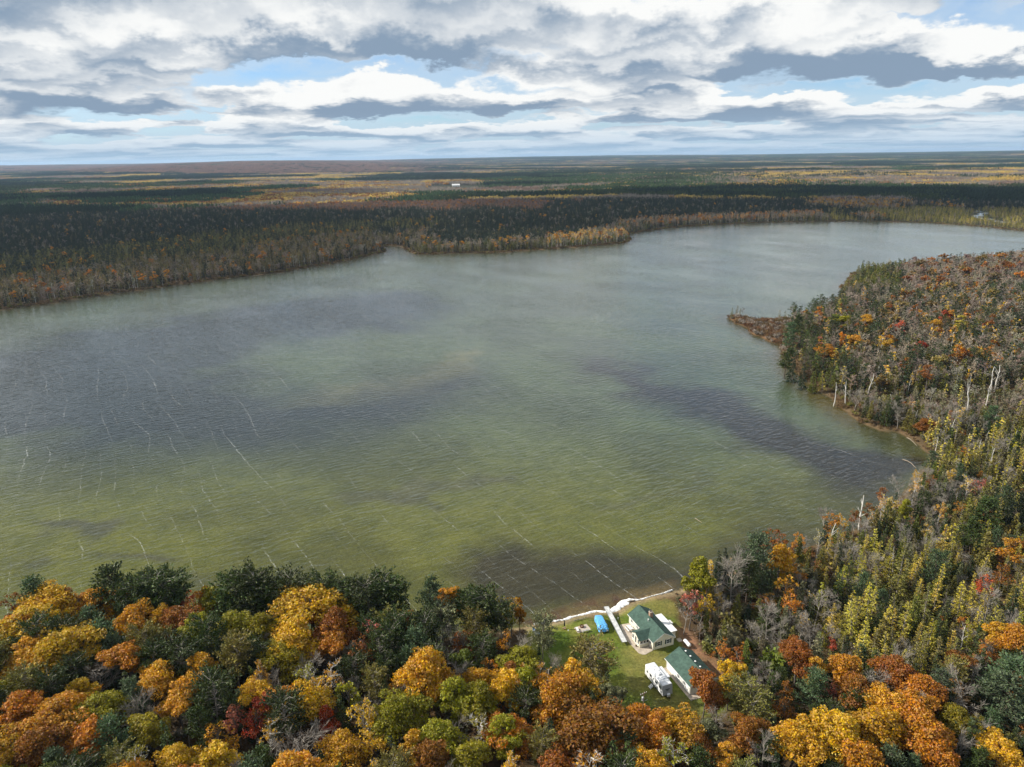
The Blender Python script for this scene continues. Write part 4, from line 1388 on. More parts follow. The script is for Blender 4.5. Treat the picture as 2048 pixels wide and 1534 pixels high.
def woodland(name, label, pts, kinds, tints, scales, sep=None):
    """one object: its points carry a tree pattern each"""
    n = len(pts)
    me = bpy.data.meshes.new(name)
    me.vertices.add(n)
    me.vertices.foreach_set('co', np.asarray(pts, np.float32).ravel())
    rng = np.random.default_rng(n)
    idx = np.array([PROTO[k][rng.integers(len(PROTO[k]))] for k in kinds], np.int32)
    a = me.attributes.new('pattern', 'INT', 'POINT'); a.data.foreach_set('value', idx)
    a = me.attributes.new('turn', 'FLOAT', 'POINT'); a.data.foreach_set('value', rng.uniform(0, 6.283, n).astype(np.float32))
    a = me.attributes.new('size', 'FLOAT_VECTOR', 'POINT'); a.data.foreach_set('vector', np.asarray(scales, np.float32).ravel())
    tt = np.concatenate([np.asarray(tints, np.float32), np.ones((n, 1), np.float32)], 1)
    a = me.attributes.new('tint', 'FLOAT_COLOR', 'POINT'); a.data.foreach_set('color', tt.ravel())
    ob = link(name, me)
    ob['kind'] = 'stuff'
    ob['label'] = label
    ng = bpy.data.node_groups.new(name, 'GeometryNodeTree')
    ng.interface.new_socket('Geometry', in_out='INPUT', socket_type='NodeSocketGeometry')
    ng.interface.new_socket('Geometry', in_out='OUTPUT', socket_type='NodeSocketGeometry')
    nd = ng.nodes
    gi = nd.new('NodeGroupInput'); go = nd.new('NodeGroupOutput')
    ci = nd.new('GeometryNodeCollectionInfo')
    ci.inputs[0].default_value = PROTO_COL
    ci.inputs[1].default_value = True
    ci.inputs[2].default_value = True
    ip = nd.new('GeometryNodeInstanceOnPoints')
    ip.inputs['Pick Instance'].default_value = True

    def attr(nm, ty):
        q = nd.new('GeometryNodeInputNamedAttribute'); q.data_type = ty; q.inputs[0].default_value = nm
        return q.outputs[0]
    ln = ng.links.new
    cx = nd.new('ShaderNodeCombineXYZ')
    ln(attr('turn', 'FLOAT'), cx.inputs[2])
    er = nd.new('FunctionNodeEulerToRotation')
    ln(cx.outputs[0], er.inputs[0])
    ln(gi.outputs[0], ip.inputs['Points'])
    ln(ci.outputs[0], ip.inputs['Instance'])
    ln(attr('pattern', 'INT'), ip.inputs['Instance Index'])
    ln(er.outputs[0], ip.inputs['Rotation'])
    ln(attr('size', 'FLOAT_VECTOR'), ip.inputs['Scale'])
    ln(ip.outputs[0], go.inputs[0])
    md = ob.modifiers.new('scatter', 'NODES')
    md.node_group = ng
    return ob


def choose(rng, table, n):
    ks = [k for k, _ in table]; w = np.array([x for _, x in table], float)
    return rng.choice(len(ks), n, p=w / w.sum()), ks


TINT = {k: np.array(v) for k, v in PAL.items()}
TINT.update({'swamp larch': np.array((0.17, 0.135, 0.036)), 'far pine': np.array((0.072, 0.120, 0.038)), 'twig': np.array((0.30, 0.25, 0.20)),
             'twig red': np.array((0.25, 0.165, 0.125)), 'aspen': np.array((0.56, 0.39, 0.10)), 'ridge': np.array((0.26, 0.135, 0.085)), 'spruce': np.array((0.022, 0.036, 0.016)),
             'sedge': np.array((0.21, 0.135, 0.065)), 'silver cedar': np.array((0.215, 0.205, 0.11)), 'bronze': np.array((0.24, 0.17, 0.05))})
# stand -> list of ((pattern, tint), weight)
STAND = {
    'left_edge': [(('bare_tree', 'twig'), .36), (('birch', 'grey-green'), .10), (('spruce', 'spruce'), .20), (('larch', 'swamp larch'), .16), (('thin_oak', 'orange'), .07), (('cedar', 'olive'), .11)],
    'left_larch': [(('larch', 'bronze'), .34), (('larch', 'swamp larch'), .30), (('bare_tree', 'twig'), .14), (('spruce', 'spruce'), .18), (('thin_oak', 'orange'), .02)],
    'left_olive': [(('larch', 'olive'), .55), (('spruce', 'spruce'), .40), (('thin_oak', 'amber'), .02)],
    'spruce': [(('spruce', 'spruce'), .72), (('cedar', 'deep green'), .18), (('larch', 'swamp larch'), .08), (('bare_tree', 'twig'), .05), (('thin_oak', 'amber'), .004)],
    'birch': [(('birch', 'golden'), .20), (('birch', 'grey-green'), .14), (('bare_tree', 'twig'), .22), (('cedar', 'leaf-green'), .28), (('thin_oak', 'amber'), .06), (('thin_oak', 'rust'), .05)],
    'cedar_edge': [(('cedar', 'olive'), .30), (('cedar', 'grey-green'), .25), (('spruce', 'spruce'), .15), (('bare_tree', 'twig'), .22), (('thin_oak', 'amber'), .04)],
    'grey_edge': [(('bare_tree', 'twig'), .44), (('birch', 'amber'), .14), (('thin_oak', 'orange'), .10), (('cedar', 'olive'), .16), (('spruce', 'spruce'), .16)],
    'gold_larch': [(('larch', 'straw yellow'), .38), (('larch', 'yellow-green'), .22), (('cedar', 'olive'), .25), (('spruce', 'dark green'), .10), (('bare_tree', 'twig'), .08)],
    'red_hardwood': [(('bare_tree', 'twig red'), .56), (('thin_oak', 'rust'), .10), (('thin_oak', 'twig red'), .18), (('thin_oak', 'orange'), .04), (('spruce', 'spruce'), .10)],
    'pale_hardwood': [(('bare_tree', 'twig'), .50), (('thin_oak', 'amber'), .14), (('birch', 'golden'), .12), (('thin_oak', 'rust'), .06), (('spruce', 'dark green'), .18)],
    'point_back': [(('bare_tree', 'twig'), .52), (('oak', 'rust'), .05), (('oak', 'bronze'), .03), (('oak', 'orange'), .014), (('thin_oak', 'twig red'), .08), (('spruce', 'deep green'), .10), (('cedar', 'olive'), .12)],
    'point_mid': [(('bare_tree', 'twig'), .36), (('cedar', 'olive'), .18), (('spruce', 'deep green'), .20), (('thin_oak', 'rust'), .03), (('thin_oak', 'orange'), .016), (('oak', 'bronze'), .012), (('white_pine', 'dark green'), .08), (('birch', 'golden'), .04)],
    'point_front': [(('cedar', 'silver cedar'), .36), (('cedar', 'olive'), .16), (('bare_tree', 'twig'), .26), (('spruce', 'deep green'), .10), (('larch', 'straw yellow'), .05), (('thin_oak', 'orange'), .02)],
    'point_edge': [(('white_pine', 'dark green'), .30), (('spruce', 'deep green'), .18), (('cedar', 'leaf-green'), .34), (('larch', 'straw yellow'), .06), (('bare_tree', 'twig'), .10)],
    'point_cedar': [(('cedar', 'olive'), .55), (('cedar', 'leaf-green'), .25), (('spruce', 'deep green'), .12), (('bare_tree', 'twig'), .10)],
}


def stands_for(x, y, sd):
    """which stand grows where, on the land out to 1.9 km"""
    U, Vv = proj(x, y, np.full(len(x), 1.0))
    j = (fbm(x / 70, y / 70, 51, 3) - 0.5)
    s = sd + j * 90
    U = U + (fbm(x / 45, y / 160, 53, 4) - 0.5) * 330
    v = Vv + j * 16
    out = np.full(len(x), 'spruce', dtype=object)
    L = U < 835
    out[L & (s < 330)] = 'left_olive'
    out[L & (s < 150)] = 'left_larch'
    out[L & (sd < 15 + j * 10)] = 'left_edge'
    band = (v < 425) & (v > 388)
    out[band & (U > 380) & (U < 1080)] = 'red_hardwood'
    out[band & (U <= 380)] = 'red_hardwood'
    M = (U >= 835) & (U < 1262) & (v > 455)
    out[M & (sd < 60 + j * 60)] = 'cedar_edge'
    out[M & (U > 1120 + j * 120) & (v > 470)] = 'birch'
    Cc = (U >= 1262) & (U < 1680) & (Vv < 475)
    out[Cc & (s < 95)] = 'grey_edge'
    D = (U >= 1640) & (Vv < 475)
    out[D & (v > 418) & (U > 1700)] = 'gold_larch'
    out[D & (v <= 418) & (v > 404) & (U < 1850)] = 'pale_hardwood'
    out[(v < 388)] = 'pale_hardwood'
    U = proj(x, y, np.full(len(x), 1.0))[0]
    Pp = (U > 1430) & (Vv > 486)
    out[Pp] = 'point_mid'
    out[Pp & (v < 590)] = 'point_back'
    out[Pp & (v < 590) & (sd < 50) & (U < 1800)] = 'point_cedar'
    out[Pp & (v > 790 - (U - 1700) * 0.03)] = 'point_front'
    out[Pp & (sd < 22) & (Vv < 780) & (Vv > 620)] = 'point_edge'
    return out


STREAM_PX = [(2010, 446), (1990, 441), (1965, 437), (1950, 434), (1962, 429), (1975, 426), (1952, 423), (1940, 421), (1965, 417), (1985, 414)]
STREAM = px_poly(STREAM_PX, 1.0)
CLEARING = px_poly([(860, 371), (965, 371), (985, 378), (930, 382), (860, 379)], 1.0)


def line_dist(P, line):
    d = np.full(len(P), 1e9)
    for a, b in zip(line[:-1], line[1:]):
        e = b - a
        t = np.clip(((P - a) @ e) / (e @ e), 0, 1)
        d = np.minimum(d, np.linalg.norm(P - (a + t[:, None] * e), axis=1))
    return d


def scatter_cells(rng, r0, r1, step, half=41):
    xs = np.arange(-r1 * math.sin(math.radians(half)), r1 * math.sin(math.radians(half)), step)
    ys = np.arange(0, r1, step)
    X, Y = np.meshgrid(xs, ys)
    X = X.ravel() + rng.uniform(-0.5, 0.5, X.size) * step; Y = Y.ravel() + rng.uniform(-0.5, 0.5, Y.size) * step
    r = np.hypot(X, Y); a = np.degrees(np.arctan2(X, Y))
    k = (r > r0) & (r < r1) & (np.abs(a) < half)
    return X[k], Y[k]


def build_woods():
    rng = np.random.default_rng(5)
    # 1: single trees past the counted ones, out to 1.9 km
    X, Y = scatter_cells(rng, NEAR_LIMIT, 1900, 4.7, 46)
    P = np.stack([X, Y], 1)
    sd = signed_dist(P, LAKE)
    keep = (sd > 4.0) & (signed_dist(P, SPIT) > 0) & (line_dist(P, STREAM) > 11)
    keep &= ~((np.hypot(X, Y) > 1100) & (rng.random(len(X)) < 0.35))
    taken = np.array([(t['x'], t['y']) for t in TREES if math.hypot(t['x'], t['y']) > NEAR_LIMIT - 10])
    for q in taken:
        keep &= ((X - q[0]) ** 2 + (Y - q[1]) ** 2 > 3.0 ** 2)
    X, Y, sd = X[keep], Y[keep], sd[keep]
    st = stands_for(X, Y, sd)
    Z = land_height(X, Y, sd)
    kinds = np.empty(len(X), dtype=object); tints = np.zeros((len(X), 3)); hgt = np.zeros(len(X))
    for s in set(st):
        m = np.nonzero(st == s)[0]
        c, ks = choose(rng, STAND[s], len(m))
        for q, (kd, tn) in enumerate(ks):
            w = m[c == q]
            kinds[w] = kd; tints[w] = TINT[tn]
            lo, hi = {'oak': (10, 15), 'thin_oak': (9, 14), 'spruce': (8, 15), 'cedar': (7, 11), 'larch': (9, 14), 'white_pine': (11, 17), 'bare_tree': (9, 14), 'birch': (10, 15)}[kd]
            if s in ('point_front', 'gold_larch'):
                lo, hi = lo * 0.62, hi * 0.66
            hgt[w] = rng.uniform(lo, hi, len(w))
    tints = tints * rng.uniform(0.75, 1.28, (len(X), 1)) * rng.uniform(0.92, 1.08, (len(X), 3))
    hgt *= np.where(sd < 9, 0.72, 1.0)
    wid = hgt * rng.uniform(0.95, 1.3, len(X))
    # the wood goes on past the counted trees, on both sides and back under the viewpoint
    bx_, by_ = scatter_cells(rng, 40, NEAR_LIMIT, 5.2, 56)
    bs_ = signed_dist(np.stack([bx_, by_], 1), LAKE)
    bu_, bv_ = proj(bx_, by_, np.full(len(bx_), 15.0))
    for q in np.nonzero((bs_ > 4) & ((bu_ < -190) | (bu_ > 2240) | (bv_ > 1585)))[0]:
        kd = pick([('oak', .5), ('thin_oak', .16), ('white_pine', .14), ('bare_tree', .1), ('spruce', .1)])
        MORE_TREES.append(dict(x=float(bx_[q]), y=float(by_[q]), h=rs.uniform(9, 14), kind=kd, colour='dark green' if kd in ('white_pine', 'spruce') else pick(WARM), w=1.2))
    ex = [t for t in MORE_TREES if t['kind'] in PROTO]
    if ex:
        ep = np.array([(t['x'], t['y']) for t in ex])
        X = np.concatenate([X, ep[:, 0]]); Y = np.concatenate([Y, ep[:, 1]]); Z = np.concatenate([Z, land_height(ep[:, 0], ep[:, 1])])
        kinds = np.concatenate([kinds, np.array([t['kind'] for t in ex], dtype=object)])
        tints = np.concatenate([tints, np.array([PAL[t['colour']] for t in ex])])
        hgt = np.concatenate([hgt, [t['h'] for t in ex]]); wid = np.concatenate([wid, [t['h'] * t['w'] for t in ex]])
    woodland('lakeside_woodland', 'mixed spruce, larch and bare hardwood forest around the far shores', np.stack([X, Y, Z - 0.1], 1), kinds, tints, np.stack([wid, wid, hgt], 1))
    n1 = len(X)
    # 2: stands beyond, in pieces that grow with distance
    allp = []
    for r0, r1, step, tg in ((1880, 3600, 20, 'a'), (3580, 8200, 42, 'b'), (8150, 24000, 112, 'c')):
        X, Y = scatter_cells(rng, r0, r1, step, 45)
        P = np.stack([X, Y], 1)
        if tg == 'a':
            k = (signed_dist(P, CLEARING) > 8); X, Y = X[k], Y[k]
        Z = land_height(X, Y, np.full(len(X), 500.0))
        U, Vv = proj(X, Y, Z)
        na = fbm(X / 560, Y / 420, 61, 4); nb = fbm(X / 230, Y / 200, 62, 4); nc = fbm(X / 1200, Y / 900, 63, 3); jit = rng.random(len(X))
        kind = np.empty(len(X), dtype=object); T = np.zeros((len(X), 3))
        con = (na + 0.05 * (jit - 0.5)) > 0.485
        # green pine plantations towards the middle and right of the plain
        pl = smooth(U, 950, 1100) * smooth(U, 1650, 1450) * smooth(Vv, 338, 346) * smooth(Vv, 376, 368)
        con |= rng.random(len(X)) < pl * 0.62
        yel = smooth(U, 1350, 1500) * smooth(Vv, 342, 347) * smooth(Vv, 380, 374)
        con &= ~(rng.random(len(X)) < yel * 0.75)
        ridge = (Vv < 350 - np.abs(U - 520) * 0.012) & (U + (rng.random(len(X)) - 0.5) * 260 < 880) & (np.hypot(X, Y) > 5200)
        con &= ~(ridge & (jit < 0.93))
        kind[:] = 'stick' + tg
        T[:] = TINT['twig']
        w = nb > 0.56; kind[w] = 'round' + tg; T[w] = TINT['aspen']
        w = (nb > 0.56) & (nc > 0.55) & (jit < 0.45); T[w] = TINT['rust']
        w = (nb < 0.36); kind[w] = 'round' + tg; T[w] = TINT['twig red']
        w = jit > 0.97; kind[w] = 'round' + tg; T[w] = TINT['amber']
        w = con; kind[w] = 'cone' + tg; T[w] = TINT['far pine']
        w = con & (nc < 0.50); T[w] = TINT['dark green']
        w = con & (na > 0.58); T[w] = TINT['deep green']
        w = ridge & ~con; kind[w] = 'round' + tg; T[w] = TINT['ridge']
        farr = np.hypot(X, Y) > 9500
        w = farr & ~ridge & ~con & (jit < 0.7); T[w] = (0.11, 0.085, 0.06)
        T = T * rng.uniform(0.78, 1.25, (len(X), 1))
        sc = rng.uniform(0.9, 1.15, (len(X), 1)) * np.array([[1.0, 1.0, 1.0]])
        allp.append((np.stack([X, Y, Z - 0.3], 1), kind, T, sc))
    woodland('far_woodland', 'patchwork of pine, aspen and bare forest reaching to the horizon', np.concatenate([a[0] for a in allp]), np.concatenate([a[1] for a in allp]),
             np.concatenate([a[2] for a in allp]), np.concatenate([a[3] for a in allp]))
    # 3: undergrowth between the near trees, and reeds along the water
    X, Y = scatter_cells(rng, 92, 420, 2.1, 47)
    P = np.stack([X, Y], 1)
    sd = signed_dist(P, LAKE); lw = signed_dist(P, LAWN)
    keep = (sd > 1.2) & (lw > 0.8) & (signed_dist(P, LITTER) > -1)
    bogm = signed_dist(P, BOG) < 6
    keep &= (rng.random(len(X)) < np.where(bogm | (sd < 12), 0.75, 0.42))
    X, Y, sd = X[keep], Y[keep], sd[keep]
    U, Vv = proj(X, Y, np.full(len(X), 1.0))
    k2 = (U > -60) & (U < 2110) & (Vv < 1640); X, Y, sd, U, Vv = X[k2], Y[k2], sd[k2], U[k2], Vv[k2]
    Z = land_height(X, Y, sd)
    bogm = signed_dist(np.stack([X, Y], 1), BOG) < 6
    j = rng.random(len(X)); kinds = np.full(len(X), 'shrub', dtype=object); T = np.tile(TINT['grey-green'], (len(X), 1))
    wood = ~bogm & (U < 1400)
    T[wood & (j < 0.5)] = TINT['brown']; T[wood & (j > 0.8)] = TINT['dark green']; T[wood & (j > 0.94)] = TINT['rust']
    T[bogm & (j < 0.34)] = TINT['sedge']; T[bogm & (j > 0.62)] = TINT['olive']; T[bogm & (j > 0.88)] = TINT['twig']
    oth = ~bogm & ~wood
    T[oth & (j < 0.25)] = TINT['brown']; T[oth & (j > 0.6)] = TINT['olive']; T[oth & (j > 0.85)] = TINT['twig']; T[oth & (j > 0.95)] = TINT['rust']
    w = (bogm & (j < 0.34)) | (sd < 4); kinds[w] = 'reeds'; T[w] = TINT['sedge']
    h = rng.uniform(0.7, 2.1, len(X)); h[kinds == 'reeds'] *= 0.6
    h *= np.where(bogm, 1.1, 1.0)
    wd = h * rng.uniform(0.9, 1.5, len(X))
    T = T * rng.uniform(0.7, 1.3, (len(X), 1))
    a = [(np.stack([X, Y, Z - 0.05], 1), kinds, T, np.stack([wd, wd, h], 1))]
    # shoreline reeds and the low scrub of the spit, further off
    X, Y = scatter_cells(rng, 330, 1400, 2.6, 39)
    P = np.stack([X, Y], 1); sd = signed_dist(P, LAKE)
    sp = signed_dist(P, SPIT) < 2
    k = ((sd > 0.3) & (sd < 6) & (rng.random(len(X)) < 0.6)) | (sp & (sd > 0.3) & (rng.random(len(X)) < 0.9))
    X, Y, sd, sp = X[k], Y[k], sd[k], sp[k]
    Z = land_height(X, Y, sd); j = rng.random(len(X))
    kinds = np.where(j < 0.6, 'reeds', 'shrub').astype(object); T = np.tile(TINT['sedge'], (len(X), 1)) * 0.85
    T[sp & (j > 0.4)] = (0.20, 0.10, 0.05); T[sp & (j > 0.75)] = TINT['twig']; T[~sp & (j > 0.7)] = TINT['olive']
    h = rng.uniform(0.8, 1.9, len(X)) * np.where(sp, 1.5, 1.0)
    T = T * rng.uniform(0.7, 1.3, (len(X), 1))
    a.append((np.stack([X, Y, Z - 0.05], 1), kinds, T, np.stack([h * 1.5, h * 1.5, h], 1)))
    woodland('undergrowth', 'brown and olive brush, sedge and reeds under the trees and along the shore', np.concatenate([q[0] for q in a]), np.concatenate([q[1] for q in a]),
             np.concatenate([q[2] for q in a]), np.concatenate([q[3] for q in a]))
    return n1


build_woods()

# ------------------------------------------------------------------ the yard: cabin, garage, trailer and the rest
CREAM = lap_material('cream_siding', (0.74, 0.70, 0.56), pitch=0.2, vary=0.05)
WHITE_SIDING = lap_material('white_siding', (0.78, 0.76, 0.70), pitch=0.2, vary=0.05)
SHINGLE = lap_material('green_shingles', (0.064, 0.112, 0.088), pitch=0.16, axis=2, vary=0.16, rough=0.9, depth=0.8, scale=1.2)
TRIM = material('white_trim', (0.80, 0.79, 0.76), 0.5, vary=0.05)
FLAT_ROOF = material('white_membrane', (0.80, 0.79, 0.77), 0.6, vary=0.06, scale=1.2, stain=(0.62, 0.60, 0.56))
GLASS = material('window_glass', (0.03, 0.04, 0.045), 0.05, spec=0.8, vary=0.1)
SHUTTER = material('green_shutter', (0.015, 0.045, 0.035), 0.6, vary=0.1)
CONCRETE = material('concrete', (0.46, 0.39, 0.31), 0.9, vary=0.14, scale=0.9, stain=(0.34, 0.28, 0.22), bump=0.1)
BRICK = material('chimney_brick', (0.40, 0.25, 0.17), 0.9, vary=0.3, scale=5, bump=0.3)
BLACK = material('black_metal', (0.02, 0.02, 0.022), 0.5, vary=0.2)
DARKWOOD = material('dark_door', (0.10, 0.06, 0.04), 0.6)
ALU = material('dock_decking', (0.60, 0.60, 0.58), 0.6, vary=0.16, scale=1.2, stain=(0.42, 0.42, 0.40))
ALUFRAME = material('dock_frame', (0.35, 0.36, 0.37), 0.4, metal=0.7)
RV = material('trailer_shell', (0.78, 0.78, 0.78), 0.35, vary=0.05, scale=0.8)
RVROOF = material('trailer_roof', (0.70, 0.71, 0.72), 0.6, vary=0.10, scale=0.9, stain=(0.50, 0.51, 0.52))
RVGREY = material('trailer_front', (0.46, 0.47, 0.49), 0.4, vary=0.06)
TARP = material('blue_tarp', (0.12, 0.42, 0.78), 0.42, vary=0.14, scale=1.5, spec=0.5)
TANKW = material('tank_paint', (0.82, 0.82, 0.80), 0.35, vary=0.05)
RUBBER = material('rubber', (0.025, 0.025, 0.025), 0.8)
PLANK = material('weathered_plank', (0.42, 0.40, 0.36), 0.85, vary=0.2, scale=4)
WHITEPLANK = material('white_plank', (0.76, 0.75, 0.72), 0.6, vary=0.08, scale=4)
LOG = material('drift_log', (0.30, 0.25, 0.19), 0.9, vary=0.3, scale=4, bump=0.4)
RUSTM = material('rusty_steel', (0.16, 0.07, 0.035), 0.8, vary=0.3)
ASH = material('ash', (0.36, 0.28, 0.19), 0.95, vary=0.3)
SLATE = material('umbrella_cloth', (0.045, 0.055, 0.055), 0.9)
BLUEH = material('blue_hull', (0.30, 0.42, 0.55), 0.5)
GREYCAN = material('grey_can', (0.62, 0.63, 0.63), 0.5)
POLEW = material('pole_wood', (0.24, 0.18, 0.13), 0.9, vary=0.25, scale=3)
FOAM = material('shore_foam', (0.84, 0.84, 0.82), 0.9, vary=0.10, scale=3.0, bump=0.6, bump_scale=4)

YZ = 1.02          # the yard's level
ROT = math.radians(20.3)


def window(parent, cx, cz, w, h, face, at, shutters=False, bars=True):
    """a framed window set in a wall: face is the wall's outward axis, at its position along that axis"""
    def bx(a0, a1, d0, d1, z0, z1):
        G = Geo()
        lo, hi = sorted((at + d0 * face[1], at + d1 * face[1]))
        if face[0] == 'x':
            return G.box(lo, hi, a0, a1, z0, z1)
        return G.box(a0, a1, lo, hi, z0, z1)
    f = bx(cx - w / 2, cx + w / 2, -0.02, 0.03, cz - h / 2, cz + h / 2).build('window', GLASS, parent)
    fr = Geo()
    t = 0.075
    for q in ((cx - w / 2 - t, cx - w / 2, cz - h / 2 - t, cz + h / 2 + t), (cx + w / 2, cx + w / 2 + t, cz - h / 2 - t, cz + h / 2 + t),
              (cx - w / 2, cx + w / 2, cz + h / 2, cz + h / 2 + t), (cx - w / 2, cx + w / 2, cz - h / 2 - t, cz - h / 2)):
        b = bx(q[0], q[1], -0.02, 0.06, q[2], q[3]); n = len(fr.V)
        fr.V += b.V; fr.F += [tuple(n + i for i in ff) for ff in b.F]
    if bars:
        b = bx(cx - w / 2, cx + w / 2, 0.031, 0.05, cz - 0.03, cz + 0.03); n = len(fr.V)
        fr.V += b.V; fr.F += [tuple(n + i for i in ff) for ff in b.F]
    fr.build('frame', TRIM, f)
    bx(cx - w / 2 - 0.12, cx + w / 2 + 0.12, -0.02, 0.11, cz - h / 2 - t - 0.06, cz - h / 2 - t - 0.002).build('sill', TRIM, f)
    if shutters:
        for s in (-1, 1):
            c = cx + s * (w / 2 + 0.29)
            bx(c - 0.18, c + 0.18, -0.02, 0.05, cz - h / 2 - 0.1, cz + h / 2 + 0.1).build('shutter', SHUTTER, f)
    return f


def gable_walls(G, W, L, H, R, y_gables=True):
    """pentagon-ended box"""
    n = len(G.V)
    G.V += [(0, 0, -0.3), (W, 0, -0.3), (W, 0, H), (W / 2, 0, H + R), (0, 0, H), (0, L, -0.3), (W, L, -0.3), (W, L, H), (W / 2, L, H + R), (0, L, H)]
    for f in ((0, 1, 2, 3, 4), (9, 8, 7, 6, 5), (1, 6, 7, 2), (5, 0, 4, 9), (2, 7, 8, 3), (3, 8, 9, 4)):
        G.F.append(tuple(n + i for i in f))


def build_cabin():
    ox, oy = g(1230 + 775 / 10.24, 1190 + 1130 / 10.24, YZ)
    W, L, H, R = 5.7, 11.6, 2.5, 1.75
    c = thing('cabin', 'cream lakeside cabin with green shingle roof, porch wing and brick chimney', 'cabin', (ox, oy, YZ), ROT)
    G = Geo(); gable_walls(G, W, L, H, R)
    wall = G.build('wall', CREAM, c)
    # main roof: two thick slopes with overhang
    ov, oe = 0.32, 0.34
    sl = R / (W / 2)
    ze = H - ov * sl + 0.06; zr = H + R + 0.06
    roof = Geo().slab([(W / 2, -oe, zr), (W / 2, L + oe, zr), (-ov, L + oe, ze), (-ov, -oe, ze)], 0.12).build('roof', SHINGLE, c)
    Geo().slab([(W / 2, -oe, zr), (W + ov, -oe, ze), (W + ov, L + oe, ze), (W / 2, L + oe, zr)], 0.12).build('roof_slope', SHINGLE, roof)
    Geo().tube([(W / 2, -oe, zr + 0.01), (W / 2, L + oe, zr + 0.01)], 0.07, 6).build('ridge_cap', SHINGLE, roof)
    for s, (xa, xb) in (('a', (-ov - 0.03, W / 2)), ('b', (W / 2, W + ov + 0.03))):
        za, zb = (ze - 0.05, zr - 0.05) if s == 'a' else (zr - 0.05, ze - 0.05)
        Geo().slab([(xa, -oe - 0.035, za), (xb, -oe - 0.035, zb), (xb, -oe - 0.002, zb), (xa, -oe - 0.002, za)], 0.16).build('bargeboard', TRIM, roof)
    Geo().box(-ov - 0.06, -ov - 0.005, -oe, 1.55, ze - 0.16, ze - 0.03).box(-ov - 0.06, -ov - 0.005, 5.95, L + oe, ze - 0.16, ze - 0.03).build('gutter', TRIM, roof)
    Geo().box(W + ov + 0.005, W + ov + 0.06, -oe, L + oe, ze - 0.16, ze - 0.03).build('gutter', TRIM, roof)
    # porch wing, its gable facing the lawn
    y0, y1, x0, wh, wr = 1.85, 5.55, -2.6, 2.3, 1.05
    G = Geo(); n = len(G.V)
    ym = (y0 + y1) / 2
    G.V += [(x0, y0, -0.3), (x0, y1, -0.3), (x0, y1, wh), (x0, ym, wh + wr), (x0, y0, wh), (0.0, y0, -0.3), (0.0, y1, -0.3), (0.0, y1, wh), (W / 3, ym, wh + wr), (0.0, y0, wh)]
    for f in ((4, 3, 2, 1, 0), (0, 5, 9, 4), (6, 1, 2, 7), (4, 9, 8, 3), (2, 3, 8, 7)):
        G.F.append(f)
    wing = G.build('porch', CREAM, c)
    o2 = 0.28; s2 = wr / (ym - y0); z2 = wh - o2 * s2 + 0.05
    pr = Geo().slab([(x0 - 0.3, ym, wh + wr + 0.05), (x0 - 0.3, y0 - o2, z2), (0.05, y0 - o2, z2), (W / 2 - 1.0, ym, wh + wr + 0.05)], 0.1).build('porch_roof', SHINGLE, c)
    Geo().slab([(x0 - 0.3, ym, wh + wr + 0.05), (W / 2 - 1.0, ym, wh + wr + 0.05), (0.05, y1 + o2, z2), (x0 - 0.3, y1 + o2, z2)], 0.1).build('roof_slope', SHINGLE, pr)
    for k in range(3):
        window(c, x0 + 0.5 + k * 0.82, 1.5, 0.62, 0.75, ('y', -1), y0, bars=False)
    for yy, zz, hh in ((2.45, 1.35, 1.1), (3.7, 1.2, 1.75), (4.95, 1.35, 1.1)):
        window(c, yy, zz, 0.55, hh, ('x', -1), x0, bars=False)
    # openings of the main house
    window(c, 1.5, 1.42, 0.85, 1.05, ('y', -1), 0.0, True)
    window(c, 4.2, 1.42, 0.85, 1.05, ('y', -1), 0.0, True)
    window(c, 7.4, 1.5, 0.9, 0.95, ('x', -1), 0.0)
    window(c, 10.2, 1.5, 0.8, 0.95, ('x', -1), 0.0)
    d = Geo().box(-0.05, 0.01, 0.75, 1.55, 0.05, 2.05).build('door', TRIM, c)
    Geo().box(-0.065, -0.052, 0.88, 1.42, 1.1, 1.9).build('pane', GLASS, d)
    Geo().box(-0.1, -0.052, 1.44, 1.5, 0.98, 1.04).build('handle', BLACK, d)
    d = Geo().box(-0.05, 0.01, 6.05, 6.85, 0.05, 2.05).build('door', TRIM, c)
    Geo().box(-0.065, -0.052, 6.2, 6.7, 1.1, 1.9).build('pane', GLASS, d)
    Geo().tube([(2.85, -0.05, 0.0), (2.85, -0.05, 3.9)], 0.045, 6).build('vent_pipe', GREYCAN, c)
    for x in (0.0, W):
        Geo().box(x - 0.05, x + 0.05, -0.02, 0.06, -0.2, H - 0.15).build('corner_board', TRIM, wall)
    # flat-roofed addition on the far side
    a = Geo().box(W - 0.05, W + 1.75, 1.9, 8.6, -0.3, 2.25).build('addition', CREAM, c)
    Geo().box(W + 0.05, W + 2.05, 1.6, 8.9, 2.27, 2.42).build('flat_roof', FLAT_ROOF, a)
    Geo().box(W + 1.74, W + 1.78, 5.0, 5.9, 0.0, 2.0).build('door', TRIM, a)
    Geo().slab([(W + 1.77, 4.9, 2.2), (W + 3.0, 4.9, 2.0), (W + 3.0, 6.3, 2.0), (W + 1.77, 6.3, 2.2)], 0.06).build('awning', FLAT_ROOF, a)
    Geo().tube([(W + 2.9, 5.0, -0.2), (W + 2.9, 5.0, 1.95)], 0.04, 6).build('awning_post', TRIM, a)
    Geo().tube([(W + 2.9, 6.2, -0.2), (W + 2.9, 6.2, 1.95)], 0.04, 6).build('awning_post', TRIM, a)
    Geo().box(W + 1.8, W + 2.9, 0.2, 1.5, -0.3, 0.12).build('step', CONCRETE, c)
    # chimney and roof fittings
    ch = Geo().box(2.95, 3.75, 6.55, 7.25, 3.2, 5.35).build('chimney', BRICK, c)
    Geo().box(2.88, 3.82, 6.48, 7.32, 5.352, 5.46).build('chimney_cap', CONCRETE, ch)
